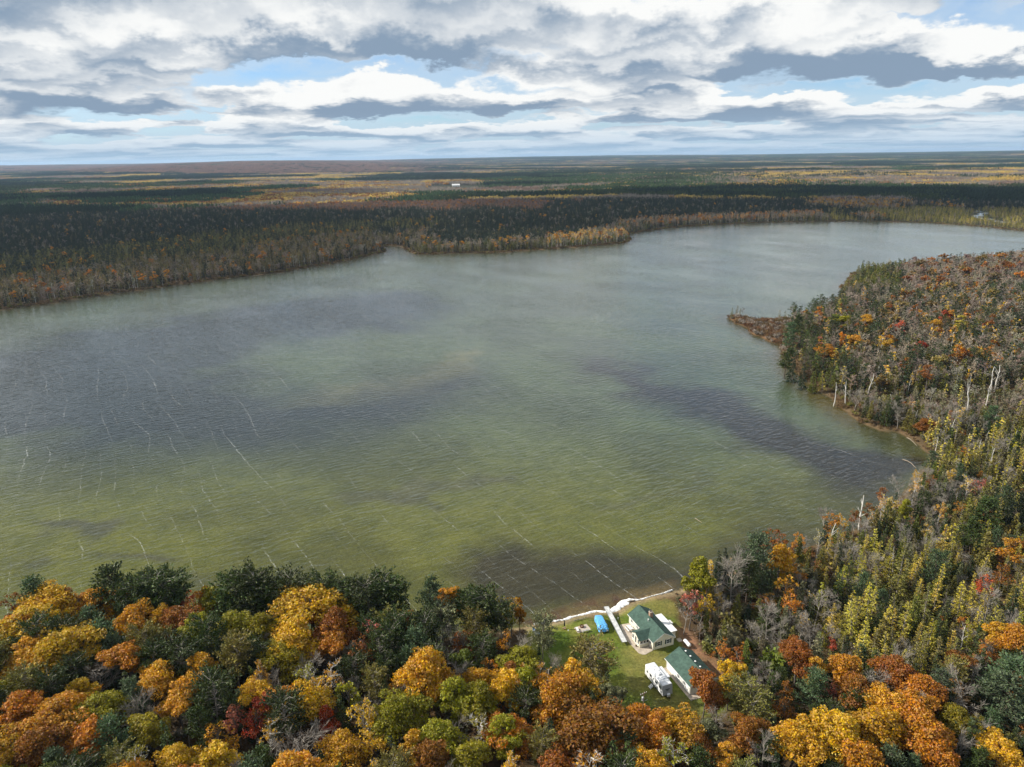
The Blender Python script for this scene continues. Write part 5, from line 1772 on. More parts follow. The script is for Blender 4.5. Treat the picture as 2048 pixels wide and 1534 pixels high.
    Geo().tube([(3.2, 6.9, 5.46), (3.2, 6.9, 5.95)], 0.11, 8).tube([(3.2, 6.9, 5.95), (3.2, 6.9, 6.02)], 0.2, 8).build('flue', BLACK, ch)
    Geo().tube([(3.55, 6.9, 5.46), (3.55, 6.9, 5.8)], 0.1, 8).build('flue', BLACK, ch)
    Geo().tube([(2.0, 5.8, 3.5), (2.0, 5.8, 4.25)], 0.09, 8).tube([(2.0, 5.8, 4.25), (2.0, 5.8, 4.36)], 0.16, 8).build('roof_vent', TRIM, roof)
    # patio slab
    p = Geo().prism([(-3.75, 0.25), (-3.1, -0.55), (-2.5, -0.75), (-0.03, -0.12), (-0.03, 1.8), (-2.65, 1.8), (-2.65, 5.6), (-0.03, 5.6), (-0.03, 11.2), (-2.7, 11.5), (-4.05, 6.0)], -0.3, 0.06)
    p = p.build('patio', CONCRETE, None, (ox, oy, YZ), ROT)
    p['kind'] = 'structure'
    p['label'] = 'tan concrete patio along the lake side of the cabin'
    # picnic table on the patio
    def loc(x, y, z=0.06):
        cs, sn = math.cos(ROT), math.sin(ROT)
        return (ox + cs * x - sn * y, oy + sn * x + cs * y, YZ + z)
    t = thing('picnic_table', 'white picnic table with benches on the patio by the cabin', 'table', loc(-1.35, 8.9), ROT + 0.03)
    for k in range(4):
        Geo().box(-0.42 + k * 0.215, -0.42 + k * 0.215 + 0.2, -0.95, 0.95, 0.70, 0.745).build('plank', WHITEPLANK, t)
    for s in (-1, 1):
        Geo().box(s * 0.78 - 0.15, s * 0.78 + 0.15, -0.95, 0.95, 0.40, 0.445).build('bench', WHITEPLANK, t)
        Geo().box(-0.8, 0.8, s * 0.65 - 0.04, s * 0.65 + 0.04, 0.32, 0.398).build('brace', PLANK, t)
        for q in (-1, 1):
            Geo().tube([(q * 0.62, s * 0.65, 0.0), (q * 0.3, s * 0.65, 0.70)], 0.045, 4).build('leg', PLANK, t)
    k = thing('charcoal_grill', 'small dark kettle grill on the patio beside the picnic table', 'grill', loc(-1.0, 7.3), 0)
    Geo().tube([(0, 0, 0.55), (0, 0, 0.65), (0, 0, 0.82), (0, 0, 0.95)], (0.12, 0.28, 0.29, 0.08), 10).build('bowl', RUSTM, k)
    for a_ in range(3):
        Geo().tube([(0.3 * math.cos(a_ * 2.1), 0.3 * math.sin(a_ * 2.1), 0), (0.1 * math.cos(a_ * 2.1), 0.1 * math.sin(a_ * 2.1), 0.6)], 0.018, 5).build('leg', BLACK, k)
    k = thing('flower_pot', 'small dark pot standing on the patio at the porch corner', 'pot', loc(-3.1, 2.6), 0)
    Geo().tube([(0, 0, 0), (0, 0, 0.3)], (0.14, 0.2), 10).build('pot', RUSTM, k)
    Geo().tube([(0, 0, 0.3), (0, 0, 0.4), (0, 0, 0.46)], (0.15, 0.2, 0.05), 8).build('plant', SHUTTER, k)


build_cabin()


def build_garage():
    x, y = g(1260 + 665 / 9.309, 1290 + 255 / 9.309, YZ + 2.5)
    W, L, H, R = 6.9, 9.6, 2.55, 1.95
    cs, sn = math.cos(ROT), math.sin(ROT)
    ox, oy = x + sn * L + 0.25 * cs, y - cs * L + 0.1
    c = thing('garage', 'long white garage with green shingle roof and four roof vents', 'garage', (ox, oy, YZ), ROT)
    G = Geo(); gable_walls(G, W, L, H, R)
    wall = G.build('wall', WHITE_SIDING, c)
    ov, oe = 0.32, 0.34; sl = R / (W / 2); ze = H - ov * sl + 0.06; zr = H + R + 0.06
    roof = Geo().slab([(W / 2, -oe, zr), (W / 2, L + oe, zr), (-ov, L + oe, ze), (-ov, -oe, ze)], 0.12).build('roof', SHINGLE, c)
    Geo().slab([(W / 2, -oe, zr), (W + ov, -oe, ze), (W + ov, L + oe, ze), (W / 2, L + oe, zr)], 0.12).build('roof_slope', SHINGLE, roof)
    Geo().tube([(W / 2, -oe, zr + 0.01), (W / 2, L + oe, zr + 0.01)], 0.07, 6).build('ridge_cap', SHINGLE, roof)
    for k in range(4):
        yy = 8.3 - k * 1.9
        xx = W / 2 + 0.75; zz = zr - 0.75 * sl
        v = Geo().tube([(xx, yy, zz - 0.02), (xx, yy, zz + 0.2)], 0.12, 8).build('roof_vent', TRIM, roof)
        Geo().tube([(xx, yy, zz + 0.2), (xx, yy, zz + 0.27)], (0.24, 0.15), 10).build('cap', TRIM, v)
    for xa, xb, za, zb in ((-ov - 0.03, W / 2, ze - 0.05, zr - 0.05), (W / 2, W + ov + 0.03, zr - 0.05, ze - 0.05)):
        Geo().slab([(xa, -oe - 0.035, za), (xb, -oe - 0.035, zb), (xb, -oe - 0.002, zb), (xa, -oe - 0.002, za)], 0.18).build('bargeboard', TRIM, roof)
    Geo().box(-ov - 0.06, -ov - 0.005, -oe, L + oe, ze - 0.16, ze - 0.03).build('gutter', TRIM, roof)
    for yy in (0.15, 9.4):
        Geo().tube([(-0.06, yy, -0.1), (-0.06, yy, H - 0.3)], 0.04, 6).build('downspout', TRIM, wall)
    window(c, 2.2, 1.5, 0.8, 0.8, ('x', -1), 0.0)
    window(c, 4.6, 1.5, 0.8, 0.8, ('x', -1), 0.0)
    d = Geo().box(-0.05, 0.01, 0.7, 1.6, 0.03, 2.05).build('door', TRIM, c)
    Geo().box(-0.1, -0.052, 1.45, 1.52, 0.98, 1.05).build('handle', BLACK, d)
    d = Geo().box(0.9, 5.9, -0.05, 0.01, 0.02, 2.15).build('garage_door', TRIM, c)
    for k in range(4):
        Geo().box(0.95, 5.85, -0.075, -0.052, 0.06 + k * 0.525, 0.06 + k * 0.525 + 0.49).build('panel', WHITE_SIDING, d)
    ap = Geo().prism([(-0.75, -1.6), (W + 0.2, -1.6), (W + 0.2, -0.02), (-0.02, -0.02), (-0.02, L), (-0.75, L)], -0.3, 0.05).build('concrete_apron', CONCRETE, None, (ox, oy, YZ), ROT)
    ap['kind'] = 'structure'
    ap['label'] = 'narrow concrete walk along the garage wall'
    def loc(x, y, z=0.0):
        return (ox + cs * x - sn * y, oy + sn * x + cs * y, YZ + z)
    b = thing('storage_box', 'low white storage box behind the garage gable', 'box', loc(1.7, L + 0.55), ROT)
    Geo().box(-0.6, 0.6, -0.35, 0.35, 0.0, 0.75).build('body', WHITE_SIDING, b)
    Geo().box(-0.64, 0.64, -0.39, 0.39, 0.752, 0.82).build('lid', TRIM, b)
    s = thing('concrete_slab', 'pale concrete slab behind the garage gable', 'slab', loc(4.4, L + 1.0), ROT)
    Geo().box(-1.1, 1.1, -0.75, 0.75, -0.2, 0.09).build('slab', CONCRETE, s)


build_garage()


def build_trailer():
    p = [g(1260 + a / 9.309, 1290 + b / 9.309, YZ + 3.25) for a, b in ((290, 350), (460, 290), (800, 715), (620, 770))]
    nx, ny = p[3]                                   # near-left corner
    ang = math.atan2(p[2][1] - p[3][1], p[2][0] - p[3][0])
    ang = math.radians(19.5)
    W = 2.45; L = math.hypot(p[0][0] - p[3][0], p[0][1] - p[3][1])
    t = thing('travel_trailer', 'white travel trailer with slide-out and grey front parked beside the garage', 'trailer', (nx, ny, YZ), ang)
    z0, z1 = 0.62, 3.1
    pr = [(0, z0), (0.0, z1 - 0.15), (0.14, z1), (W - 0.14, z1), (W, z1 - 0.15), (W, z0)]
    G = Geo()
    n = len(pr)
    rings = [(0.55, 0.25, 0.0), (0.0, 0.0, 0.28), (0.0, 0.0, L - 0.1), (0.0, 0.12, L)]
    # body swept front to back; the front cap leans back at the top
    for k, (lo, hi, yy) in enumerate([(0, 0, 0.0), (0, 0, 0.3), (0, 0, L)]):
        for (x, z) in pr:
            f = (z - z0) / (z1 - z0)
            lean = (0.32 * f ** 1.6) if k == 0 else 0.0
            drop = -0.10 * (1 if (k == 0 and z > z1 - 0.2) else 0)
            G.V.append((x, yy + lean, z + drop))
    for k in range(2):
        for i in range(n - 1):
            G.F.append((k * n + i, (k + 1) * n + i, (k + 1) * n + i + 1, k * n + i + 1))
        G.F.append((k * n + n - 1, (k + 1) * n + n - 1, (k + 1) * n, k * n))
    G.F.append(tuple(2 * n + i for i in reversed(range(n))))
    body = G.build('body', RV, t)
    G = Geo(); G.V = [(x, 0.32 * ((z - z0) / (z1 - z0)) ** 1.6 - 0.015, z - (0.10 if z > z1 - 0.2 else 0)) for x, z in pr]; G.F = [tuple(range(n))]
    front = G.build('front_cap', RVGREY, t)
    for zz, w in ((2.0, 0.55), (1.75, 0.3)):
        f = 0.32 * ((zz - z0) / (z1 - z0)) ** 1.6
        Geo().box(W / 2 - w, W / 2 + w, f - 0.05, f - 0.0, zz, zz + 0.10).build('lettering_bar', SHUTTER, front)
    Geo().box(0.16, W - 0.16, 0.4, L - 0.03, z1 + 0.002, z1 + 0.03).build('roof', RVROOF, t)
    ac = Geo().box(0.85, 1.55, 3.4, 4.4, z1 + 0.032, z1 + 0.34).build('air_conditioner', RVROOF, t, bevel=0.05)
    for x, y in ((0.8, 1.6), (1.6, 2.3), (0.8, 5.6), (1.5, 6.4), (1.7, 5.0)):
        Geo().box(x - 0.2, x + 0.2, y - 0.2, y + 0.2, z1 + 0.032, z1 + 0.13).build('roof_hatch', RV, t)
    for x, y in ((0.5, 2.8), (1.9, 3.2), (0.6, 6.7)):
        Geo().tube([(x, y, z1 + 0.03), (x, y, z1 + 0.22)], 0.05, 6).build('vent_pipe', TRIM, t)
    for y, w, h in ((1.3, 0.7, 0.6), (2.9, 0.9, 0.55), (5.2, 0.8, 0.6), (6.7, 0.5, 0.4)):
        wq = Geo().box(-0.03, 0.01, y - w / 2, y + w / 2, 1.75, 1.75 + h).build('window', GLASS, t)
        Geo().box(-0.04, -0.032, y - w / 2 - 0.04, y + w / 2 + 0.04, 1.70, 1.745).build('frame', BLACK, wq)
    dr = Geo().box(-0.035, 0.01, 3.75, 4.4, 0.75, 2.6).build('door', RV, t)
    Geo().box(-0.05, -0.037, 3.9, 4.25, 1.8, 2.3).build('pane', GLASS, dr)
    for z in (1.1, 1.25):
        Geo().box(-0.022, 0.005, 0.4, 3.7, z, z + 0.06).build('stripe', RVGREY, t)
        Geo().box(-0.022, 0.005, 4.45, L - 0.1, z, z + 0.06).build('stripe', RVGREY, t)
    for x, y, w, h in ((0.9, L, 0.5, 0.35), (1.9, L, 0.4, 0.35)):
        pass
    s = Geo().box(W - 0.05, W + 0.85, 2.7, 6.2, 0.85, 2.75).build('slide_out', RV, t)
    Geo().box(W - 0.02, W + 0.92, 2.65, 6.25, 2.752, 2.80).build('slide_roof', RVROOF, s)
    Geo().box(W + 0.84, W + 0.87, 3.6, 5.2, 1.6, 2.3).build('window', GLASS, s)
    Geo().box(0.2, W - 0.2, 0.4, L - 0.2, 0.42, 0.618).build('frame', BLACK, t)
    for x in (0.08, W - 0.3):
        for y in (3.4, 4.3):
            wl = Geo().tube([(x, y, 0.34), (x + 0.22, y, 0.34)], 0.34, 14).build('wheel', RUBBER, t)
            Geo().tube([(x - 0.01, y, 0.34), (x + 0.23, y, 0.34)], 0.18, 10).build('rim', GREYCAN, wl)
    Geo().tube([(0.6, 0.6, 0.5), (W / 2, -1.1, 0.45)], 0.06, 6).tube([(W - 0.6, 0.6, 0.5), (W / 2, -1.1, 0.45)], 0.06, 6).build('hitch', BLACK, t)
    Geo().tube([(W / 2, -1.0, 0.0), (W / 2, -1.0, 0.75)], 0.05, 6).build('jack', BLACK, t)
    Geo().box(W / 2 - 0.34, W / 2 + 0.34, -0.62, -0.16, 0.52, 1.22).build('gas_cover', RV, t, bevel=0.06)
    st = thing('entry_steps', 'small white folding steps beside the travel trailer door', 'steps', (nx - 0.55 * math.cos(ang) - 3.9 * math.sin(ang), ny - 0.55 * math.sin(ang) + 3.9 * math.cos(ang), YZ), ang)
    for k in range(3):
        Geo().box(-0.55 + k * 0.27, -0.27 + k * 0.27, -0.4, 0.4, 0.16 + k * 0.2, 0.2 + k * 0.2).build('tread', TRIM, st)
    for q in (-0.42, 0.42):
        Geo().slab([(-0.6, q - 0.02, 0.0), (-0.4, q - 0.02, 0.0), (0.28, q - 0.02, 0.55), (0.28, q - 0.02, 0.7)], 0.03).build('stringer', TRIM, st)


build_trailer()


def lump_tarp():
    """a covered boat on its trailer: sheet pulled over rails and seats, gathered at the hem"""
    a = g(1050 + 1430 / 9.752, 1190 + 385 / 9.752, YZ + 1.6); b = g(1050 + 1530 / 9.752, 1190 + 640 / 9.752, YZ + 1.1)
    cx, cy = (a[0] + b[0]) / 2, (a[1] + b[1]) / 2
    ang = math.atan2(a[1] - b[1], a[0] - b[0]) - math.pi / 2
    t = thing('covered_boat', 'boat under a wrinkled bright blue tarp on the lawn beside the dock sections', 'boat', (cx, cy, YZ), ang)
    L, W = 5.6, 2.35
    nu, nv = 60, 44
    V = []; F = []
    rng = np.random.default_rng(8)
    ph = rng.uniform(0, 6.28, 12)
    for i in range(nu + 1):
        s = i / nu; y = (s - 0.5) * L
        wid = W / 2 * (1 - 0.30 * smooth(s, 0.72, 1.0)) * (0.94 + 0.06 * math.sin(9 * s))
        top = 1.42 + 0.16 * math.sin(s * 2.6 + 0.4) - 0.42 * float(smooth(s, 0.30, 0.04)) - 0.25 * float(smooth(s, 0.86, 1.0)) + 0.05 * math.sin(s * 14)
        if i in (0, nu):
            top *= 0.72
        for j in range(nv + 1):
            q = (j / nv - 0.5) * 2                     # -1..1 across
            m = abs(q)
            if m < 0.55:
                x = q / 0.55 * wid * 0.92; z = top - 0.10 * (m / 0.55) ** 3
            else:
                f = (m - 0.55) / 0.45
                x = math.copysign(wid * (0.92 + 0.10 * f + 0.05 * math.sin(s * 40 + ph[1]) * f), q); z = top - 0.10 - f * (top - 0.46)
            wr = 0.030 * math.sin(s * 34 + 5 * q + ph[2]) + 0.024 * math.sin(s * 61 - 9 * q + ph[3]) + 0.02 * math.sin(q * 17 + s * 11)
            wr *= 0.6 + 1.1 * float(smooth(s, 0.55, 0.1))
            if m >= 0.55:
                x += math.copysign(wr * 1.8, q)
            z += wr
            yy = y
            V.append((x, yy, max(z, 0.3)))
    for i in range(nu):
        for j in range(nv):
            k = i * (nv + 1) + j
            F.append((k, k + 1, k + nv + 2, k + nv + 1))
    # close both ends with the hanging sheet
    for i, sgn in ((0, -1), (nu, 1)):
        n0 = len(V)
        for j in range(nv + 1):
            v = V[i * (nv + 1) + j]
            V.append((v[0] * 0.97, v[1] + sgn * (0.22 + 0.07 * math.sin(j * 0.9)), 0.42 + 0.05 * math.sin(j * 1.3)))
        for j in range(nv):
            k = i * (nv + 1) + j
            F.append((k, n0 + j, n0 + j + 1, k + 1) if sgn < 0 else (k, k + 1, n0 + j + 1, n0 + j))
    G = Geo(); G.V, G.F = V, F
    G.build('tarp', TARP, t, smooth_faces=True)
    for s in (-1, 1):
        Geo().tube([(s * 0.85, -L / 2 - 0.30, 0.55), (s * 0.85, L / 2 - 0.4, 0.55), (s * 0.8, L / 2 + 0.2, 0.72)], (0.26, 0.26, 0.06), 10).build('pontoon', ALUFRAME, t, smooth_faces=True)
    Geo().box(-1.0, 1.0, -L / 2 + 0.3, L / 2 - 0.6, 0.82, 0.9).build('deck', ALU, t)
    for s in (-1, 1):
        Geo().tube([(s * 1.05, -0.6, 0.30), (s * 0.85, -0.6, 0.30)], 0.30, 12).build('trailer_wheel', RUBBER, t)
    Geo().tube([(0, -L / 2, 0.28), (0, L / 2 + 1.0, 0.28)], 0.05, 6).build('trailer_beam', ALUFRAME, t)


lump_tarp()


def build_dock():
    z = YZ + 0.85
    a = g(1050 + 1582 / 9.752, 1190 + 222 / 9.752, z); b = g(1050 + 1945 / 9.752, 1190 + 915 / 9.752, z)
    L = math.hypot(a[0] - b[0], a[1] - b[1]); ang = math.atan2(a[1] - b[1], a[0] - b[0]) - math.pi / 2
    t = thing('dock', 'long pale aluminium dock pulled up across the lawn beside the patio', 'dock', (b[0], b[1], YZ), ang)
    W = 1.28; n = 5; sl = L / n
    for k in range(n):
        y0 = k * sl + 0.015; y1 = (k + 1) * sl - 0.015
        d = Geo().box(-W / 2, W / 2, y0, y1, 0.80, 0.845).build('deck_section', ALU, t)
        m = 9
        for q in range(m):
            ya = y0 + (y1 - y0) * q / m + 0.012; yb = y0 + (y1 - y0) * (q + 1) / m - 0.012
            Geo().box(-W / 2 + 0.05, W / 2 - 0.05, ya, yb, 0.847, 0.865).build('slat', ALU, d)
        for s in (-1, 1):
            Geo().box(s * W / 2 - 0.03, s * W / 2 + 0.03, y0, y1, 0.66, 0.88).build('side_rail', ALUFRAME, d)
    for k in range(n + 1):
        for s in (-1, 1):
            y = min(max(k * sl, 0.1), L - 0.1)
            zz = -0.05 if k < n else -1.0
            Geo().tube([(s * (W / 2 + 0.05), y, zz), (s * (W / 2 + 0.05), y, 0.95)], 0.03, 6).build('leg', ALUFRAME, t)


build_dock()


def build_small_things():
    # fire pit on its slab with two benches
    c4 = [g(1050 + a / 9.752, 1190 + b / 9.752, YZ) for a, b in ((960, 640), (1200, 565), (1290, 675), (1030, 745))]
    cx = sum(p[0] for p in c4) / 4; cy = sum(p[1] for p in c4) / 4
    s = Geo().prism([(p[0] - cx, p[1] - cy) for p in reversed(c4)], -0.25, 0.05).build('fire_slab', CONCRETE, None, (cx, cy, YZ))
    s['kind'] = 'structure'; s['label'] = 'square paved pad under the fire ring'
    ang = math.atan2(c4[1][1] - c4[0][1], c4[1][0] - c4[0][0])
    px, py = g(1050 + 1110 / 9.752, 1190 + 612 / 9.752, YZ + 0.2)
    f = thing('fire_pit', 'round rusty fire ring with pale ash on the paved pad', 'fire pit', (px, py, YZ + 0.05))
    G = Geo(); m = 20
    for zz, rr in ((0, 0.52), (0.42, 0.52), (0.42, 0.46), (0.06, 0.46)):
        for k in range(m):
            G.V.append((rr * math.cos(k * 6.2832 / m), rr * math.sin(k * 6.2832 / m), zz))
    for r in range(3):
        for k in range(m):
            q = (k + 1) % m
            G.F.append((r * m + k, r * m + q, (r + 1) * m + q, (r + 1) * m + k))
    G.build('ring', RUSTM, f)
    Geo().tube([(0, 0, 0.04), (0, 0, 0.2), (0.02, 0.01, 0.30)], (0.45, 0.36, 0.10), 12).build('ash', ASH, f)
    Geo().tube([(-0.3, 0.05, 0.28), (0.3, -0.1, 0.34)], 0.06, 6).build('log', LOG, f)
    for k, (uu, vv, aa, ll, lab) in enumerate(((1020, 665, ang + 1.35, 1.6, 'pale plank bench at the umbrella side of the fire pad'), (1185, 690, ang - 0.08, 2.0, 'grey plank bench along the lawn side of the fire pad'))):
        x, y = g(1050 + uu / 9.752, 1190 + vv / 9.752, YZ + 0.45)
        b = thing('bench', lab, 'bench', (x, y, YZ + 0.05), aa, 'benches by the fire ring')
        for q in (-1, 1):
            Geo().box(-ll / 2, ll / 2, q * 0.135 - 0.115, q * 0.135 + 0.115, 0.42, 0.47).build('seat_plank', WHITEPLANK if k == 0 else PLANK, b)
            Geo().box(q * (ll / 2 - 0.25) - 0.05, q * (ll / 2 - 0.25) + 0.05, -0.2, 0.2, 0.0, 0.418).build('leg', PLANK, b)
    # closed umbrella
    x, y = g(1050 + 768 / 9.752, 1190 + 652 / 9.752, YZ)
    u = thing('patio_umbrella', 'closed dark umbrella standing in blocks on the lawn near the fire ring', 'umbrella', (x, y, YZ))
    Geo().tube([(0, 0, 0), (0, 0, 2.55)], 0.03, 6).build('pole', PLANK, u)
    G = Geo(); m = 14
    prof = [(0.75, 0.16), (0.95, 0.21), (1.5, 0.17), (2.1, 0.10), (2.42, 0.03)]
    for zz, rr in prof:
        for k in range(m):
            r2 = rr * (1.0 if k % 2 else 0.62)
            G.V.append((r2 * math.cos(k * 6.2832 / m), r2 * math.sin(k * 6.2832 / m), zz + (0.04 if k % 2 else 0)))
    for r in range(len(prof) - 1):
        for k in range(m):
            q = (k + 1) % m
            G.F.append((r * m + k, r * m + q, (r + 1) * m + q, (r + 1) * m + k))
    G.build('canopy', SLATE, u)
    for q in ((-0.32, -0.1), (0.1, -0.28), (0.25, 0.18)):
        Geo().box(q[0] - 0.2, q[0] + 0.2, q[1] - 0.12, q[1] + 0.12, 0.0, 0.24).build('block', BRICK, u)
    # yard lamp
    x, y = g(1050 + 843 / 9.752, 1190 + 795 / 9.752, YZ)
    l = thing('yard_lamp', 'thin post with a small pale lamp head on the lawn', 'lamp', (x, y, YZ))
    Geo().tube([(0, 0, -0.1), (0, 0, 1.45)], 0.03, 6).build('post', ALUFRAME, l)
    Geo().tube([(0, 0, 1.45), (0, 0, 1.55), (0, 0, 1.68), (0, 0, 1.74)], (0.05, 0.13, 0.13, 0.03), 8).build('lamp_head', TANKW, l)
    # yard post by the dock
    x, y = g(1050 + 1815 / 9.752, 1190 + 470 / 9.752, YZ)
    l = thing('water_spigot', 'short white post on the grass between dock and cabin', 'post', (x, y, YZ))
    Geo().tube([(0, 0, -0.1), (0, 0, 0.55)], 0.06, 8).build('post', TANKW, l)
    Geo().tube([(0, 0, 0.5), (0.16, 0, 0.5), (0.18, 0, 0.42)], 0.03, 6).build('tap', ALUFRAME, l)
    # propane tank
    a = g(1230 + 1420 / 10.24, 1190 + 915 / 10.24, YZ + 0.75); b = g(1230 + 1540 / 10.24, 1190 + 1045 / 10.24, YZ + 0.75)
    ang = math.atan2(a[1] - b[1], a[0] - b[0]); L = math.hypot(a[0] - b[0], a[1] - b[1])
    t = thing('propane_tank', 'white horizontal propane tank on the grass behind the garage', 'tank', ((a[0] + b[0]) / 2, (a[1] + b[1]) / 2, YZ), ang)
    r = 0.47; xs = [-L / 2, -L / 2 + 0.05, -L / 2 + 0.16, -L / 2 + 0.34, L / 2 - 0.34, L / 2 - 0.16, L / 2 - 0.05, L / 2]
    Geo().tube([(x_, 0, 0.72) for x_ in xs], [0.08, r * 0.55, r * 0.85, r, r, r * 0.85, r * 0.55, 0.08], 18).build('shell', TANKW, t, smooth_faces=True)
    Geo().tube([(0, 0, 1.17), (0, 0, 1.30)], 0.16, 10).build('dome', TANKW, t)
    for q in (-0.8, 0.8):
        Geo().box(q - 0.1, q + 0.1, -0.32, 0.32, 0.0, 0.36).build('foot', CONCRETE, t)
    # rowboat under the pine at the shore
    x, y = g(1050 + 205 / 9.752, 1190 + 730 / 9.752, YZ + 0.2)
    bt = thing('rowboat', 'small pale blue rowboat lying under the sparse lawn pine', 'boat', (x, y, YZ), math.radians(112))
    G = Geo(); m = 12
    for i in range(m + 1):
        s_ = i / m; yw = 0.66 * math.sin(math.pi * min(1, 0.12 + 0.88 * s_) ** 0.8) ** 0.7 if i < m else 0.02
        for (fx, z) in ((-1, 0.5), (-0.75, 0.12), (0, 0.02), (0.75, 0.12), (1, 0.5), (0.86, 0.5), (0.62, 0.17), (0, 0.1), (-0.62, 0.17), (-0.86, 0.5)):
            G.V.append(((s_ - 0.5) * 3.6, fx * yw, z))
    for i in range(m):
        for k in range(10):
            q = (k + 1) % 10
            G.F.append((i * 10 + k, i * 10 + q, (i + 1) * 10 + q, (i + 1) * 10 + k))
    G.F.append(tuple(range(10))); G.F.append(tuple(m * 10 + k for k in reversed(range(10))))
    G.build('hull', BLUEH, bt)
    for q in (-0.7, 0.5):
        Geo().box(q - 0.14, q + 0.14, -0.5, 0.5, 0.36, 0.40).build('seat', PLANK, bt)
    Geo().box(-1.95, -1.7, -0.14, 0.14, 0.2, 0.75).build('motor', BLACK, bt)
    # utility pole
    hz = 8.2
    x, y = g(1260 + 262 / 9.309, 1290 + 885 / 9.309, YZ + hz)
    p = thing('utility_pole', 'wooden utility pole with a pale transformer can between the front oaks', 'pole', (x, y, YZ), 0.5)
    Geo().tube([(0, 0, -0.3), (0, 0, hz)], (0.15, 0.10), 8).build('pole', POLEW, p)
    Geo().tube([(-0.36, -0.1, hz - 1.75), (-0.36, -0.1, hz - 0.95), (-0.36, -0.1, hz - 0.88)], (0.22, 0.22, 0.12), 10).build('transformer', GREYCAN, p)
    arm = Geo().box(-0.85, 0.85, 0.1, 0.2, hz - 0.5, hz - 0.38).build('crossarm', POLEW, p)
    for q in (-0.75, -0.3, 0.3, 0.75):
        Geo().tube([(q, 0.15, hz - 0.38), (q, 0.15, hz - 0.15)], (0.04, 0.06), 6).build('insulator', TANKW, arm)
    Geo().tube([(0.1, 0, hz - 2.2), (0.8, -0.3, hz - 1.9)], 0.03, 6).build('lamp_arm', ALUFRAME, p)
    # logs on the beach and in the lake
    def log(pa, pb, r_, lab, z=0.1, bend=0.25):
        A = g(*pa, z); B = g(*pb, z)
        G = Geo()
        pts = []
        for k in range(6):
            s_ = k / 5
            pts.append((A[0] + (B[0] - A[0]) * s_ + bend * math.sin(s_ * 5) - A[0], A[1] + (B[1] - A[1]) * s_ + bend * math.cos(s_ * 4) - A[1], r_ * 0.3 + 0.05 * math.sin(k * 2)))
        G.tube(pts, [r_ * (1 - 0.10 * k) for k in range(6)], 7)
        o = G.build('driftwood_log', LOG, None, (A[0], A[1], z))
        o['label'] = lab; o['category'] = 'log'
        return o
    kx = lambda a_, b_: (1050 + a_ / 9.752, 1190 + b_ / 9.752)
    hx = lambda a_, b_: (1230 + a_ / 10.24, 1190 + b_ / 10.24)
    log(kx(955, 508), kx(1235, 425), 0.16, 'long dark log lying along the grass edge above the foam line', 0.8, 0.1)
    log(hx(250, 150), hx(430, 95), 0.20, 'brown log lying on the beach beside the white foam behind the cabin', 0.15, 0.12)
    log((1390, 1037), (1404, 1045), 0.12, 'short pale log floating in the shallows off the cabin shore', 0.02, 0.1)
    log((1807, 921), (1835, 934), 0.16, 'crooked pale branch floating in the dark corner of the bay', 0.03, 0.9)
    log((1672, 800), (1688, 815), 0.14, 'pale driftwood trunk on the waterline of the wooded point', 0.1, 0.4)
    log((1815, 876), (1836, 892), 0.14, 'pale driftwood trunk on the waterline at the head of the bay', 0.1, 0.4)


build_small_things()


def build_foam():
    """spindrift heaped along the beach"""
    pts = [g(1050 + a / 9.752, 1190 + b / 9.752, 0.12) for a, b in ((165, 570), (300, 548), (430, 505), (560, 500), (720, 487), (800, 455), (880, 425), (960, 415), (1060, 392),
                                                                      (1180, 365), (1300, 335), (1400, 318), (1500, 320), (1600, 325), (1690, 300), (1790, 240), (1880, 180), (1960, 130), (2050, 85))]
    pts += [g(1230 + a / 10.24, 1190 + b / 10.24, 0.12) for a, b in ((320, 98), (480, 105), (600, 75), (760, 20), (900, -20), (1080, -70), (1180, -105))]
    wid = [0.25, 0.3, 0.45, 0.35, 0.3, 0.55, 0.6, 0.35, 0.5, 0.55, 0.6, 0.65, 0.55, 0.45, 0.8, 1.0, 1.25, 1.1, 0.6, 0.3, 0.28, 0.25, 0.3, 0.22, 0.3, 0.2]
    P = np.array(pts); seg = np.hypot(*np.diff(P, axis=0).T); s = np.concatenate([[0], np.cumsum(seg)])
    n = 260; t = np.linspace(0, s[-1], n)
    X = np.interp(t, s, P[:, 0]); Y = np.interp(t, s, P[:, 1]); Wd = np.interp(t, s, wid)
    dx = np.gradient(X); dy = np.gradient(Y); L = np.hypot(dx, dy); nx, ny = -dy / L, dx / L
    m = 7
    V = []; F = []
    for i in range(n):
        w = Wd[i] * (0.45 + 1.1 * float(fbm(t[i] / 1.3, 0.5, 71, 3)))
        off = (float(fbm(t[i] / 2.5, 3.0, 72, 3)) - 0.5) * 0.6
        for k in range(m):
            f = k / (m - 1) * 2 - 1
            e = f * w + off + (float(vnoise(t[i] / 0.35, k * 3.1, 73)) - 0.5) * 0.25
            z = 0.10 + 0.24 * (1 - f * f) * (0.35 + float(vnoise(t[i] / 0.4, k * 1.7, 74))) - (0.12 if abs(f) == 1 else 0) - 0.09 * (f > 0) * f + 0.10 * (f < 0) * -f
            V.append((X[i] + nx[i] * e, Y[i] + ny[i] * e, z))
    for i in range(n - 1):
        for k in range(m - 1):
            a = i * m + k
            F.append((a, a + m, a + m + 1, a + 1))
    G = Geo(); G.V, G.F = V, F
    o = G.build('shore_foam', FOAM, smooth_faces=True)
    o['kind'] = 'stuff'; o['label'] = 'white wind-blown foam heaped along the beach'


build_foam()


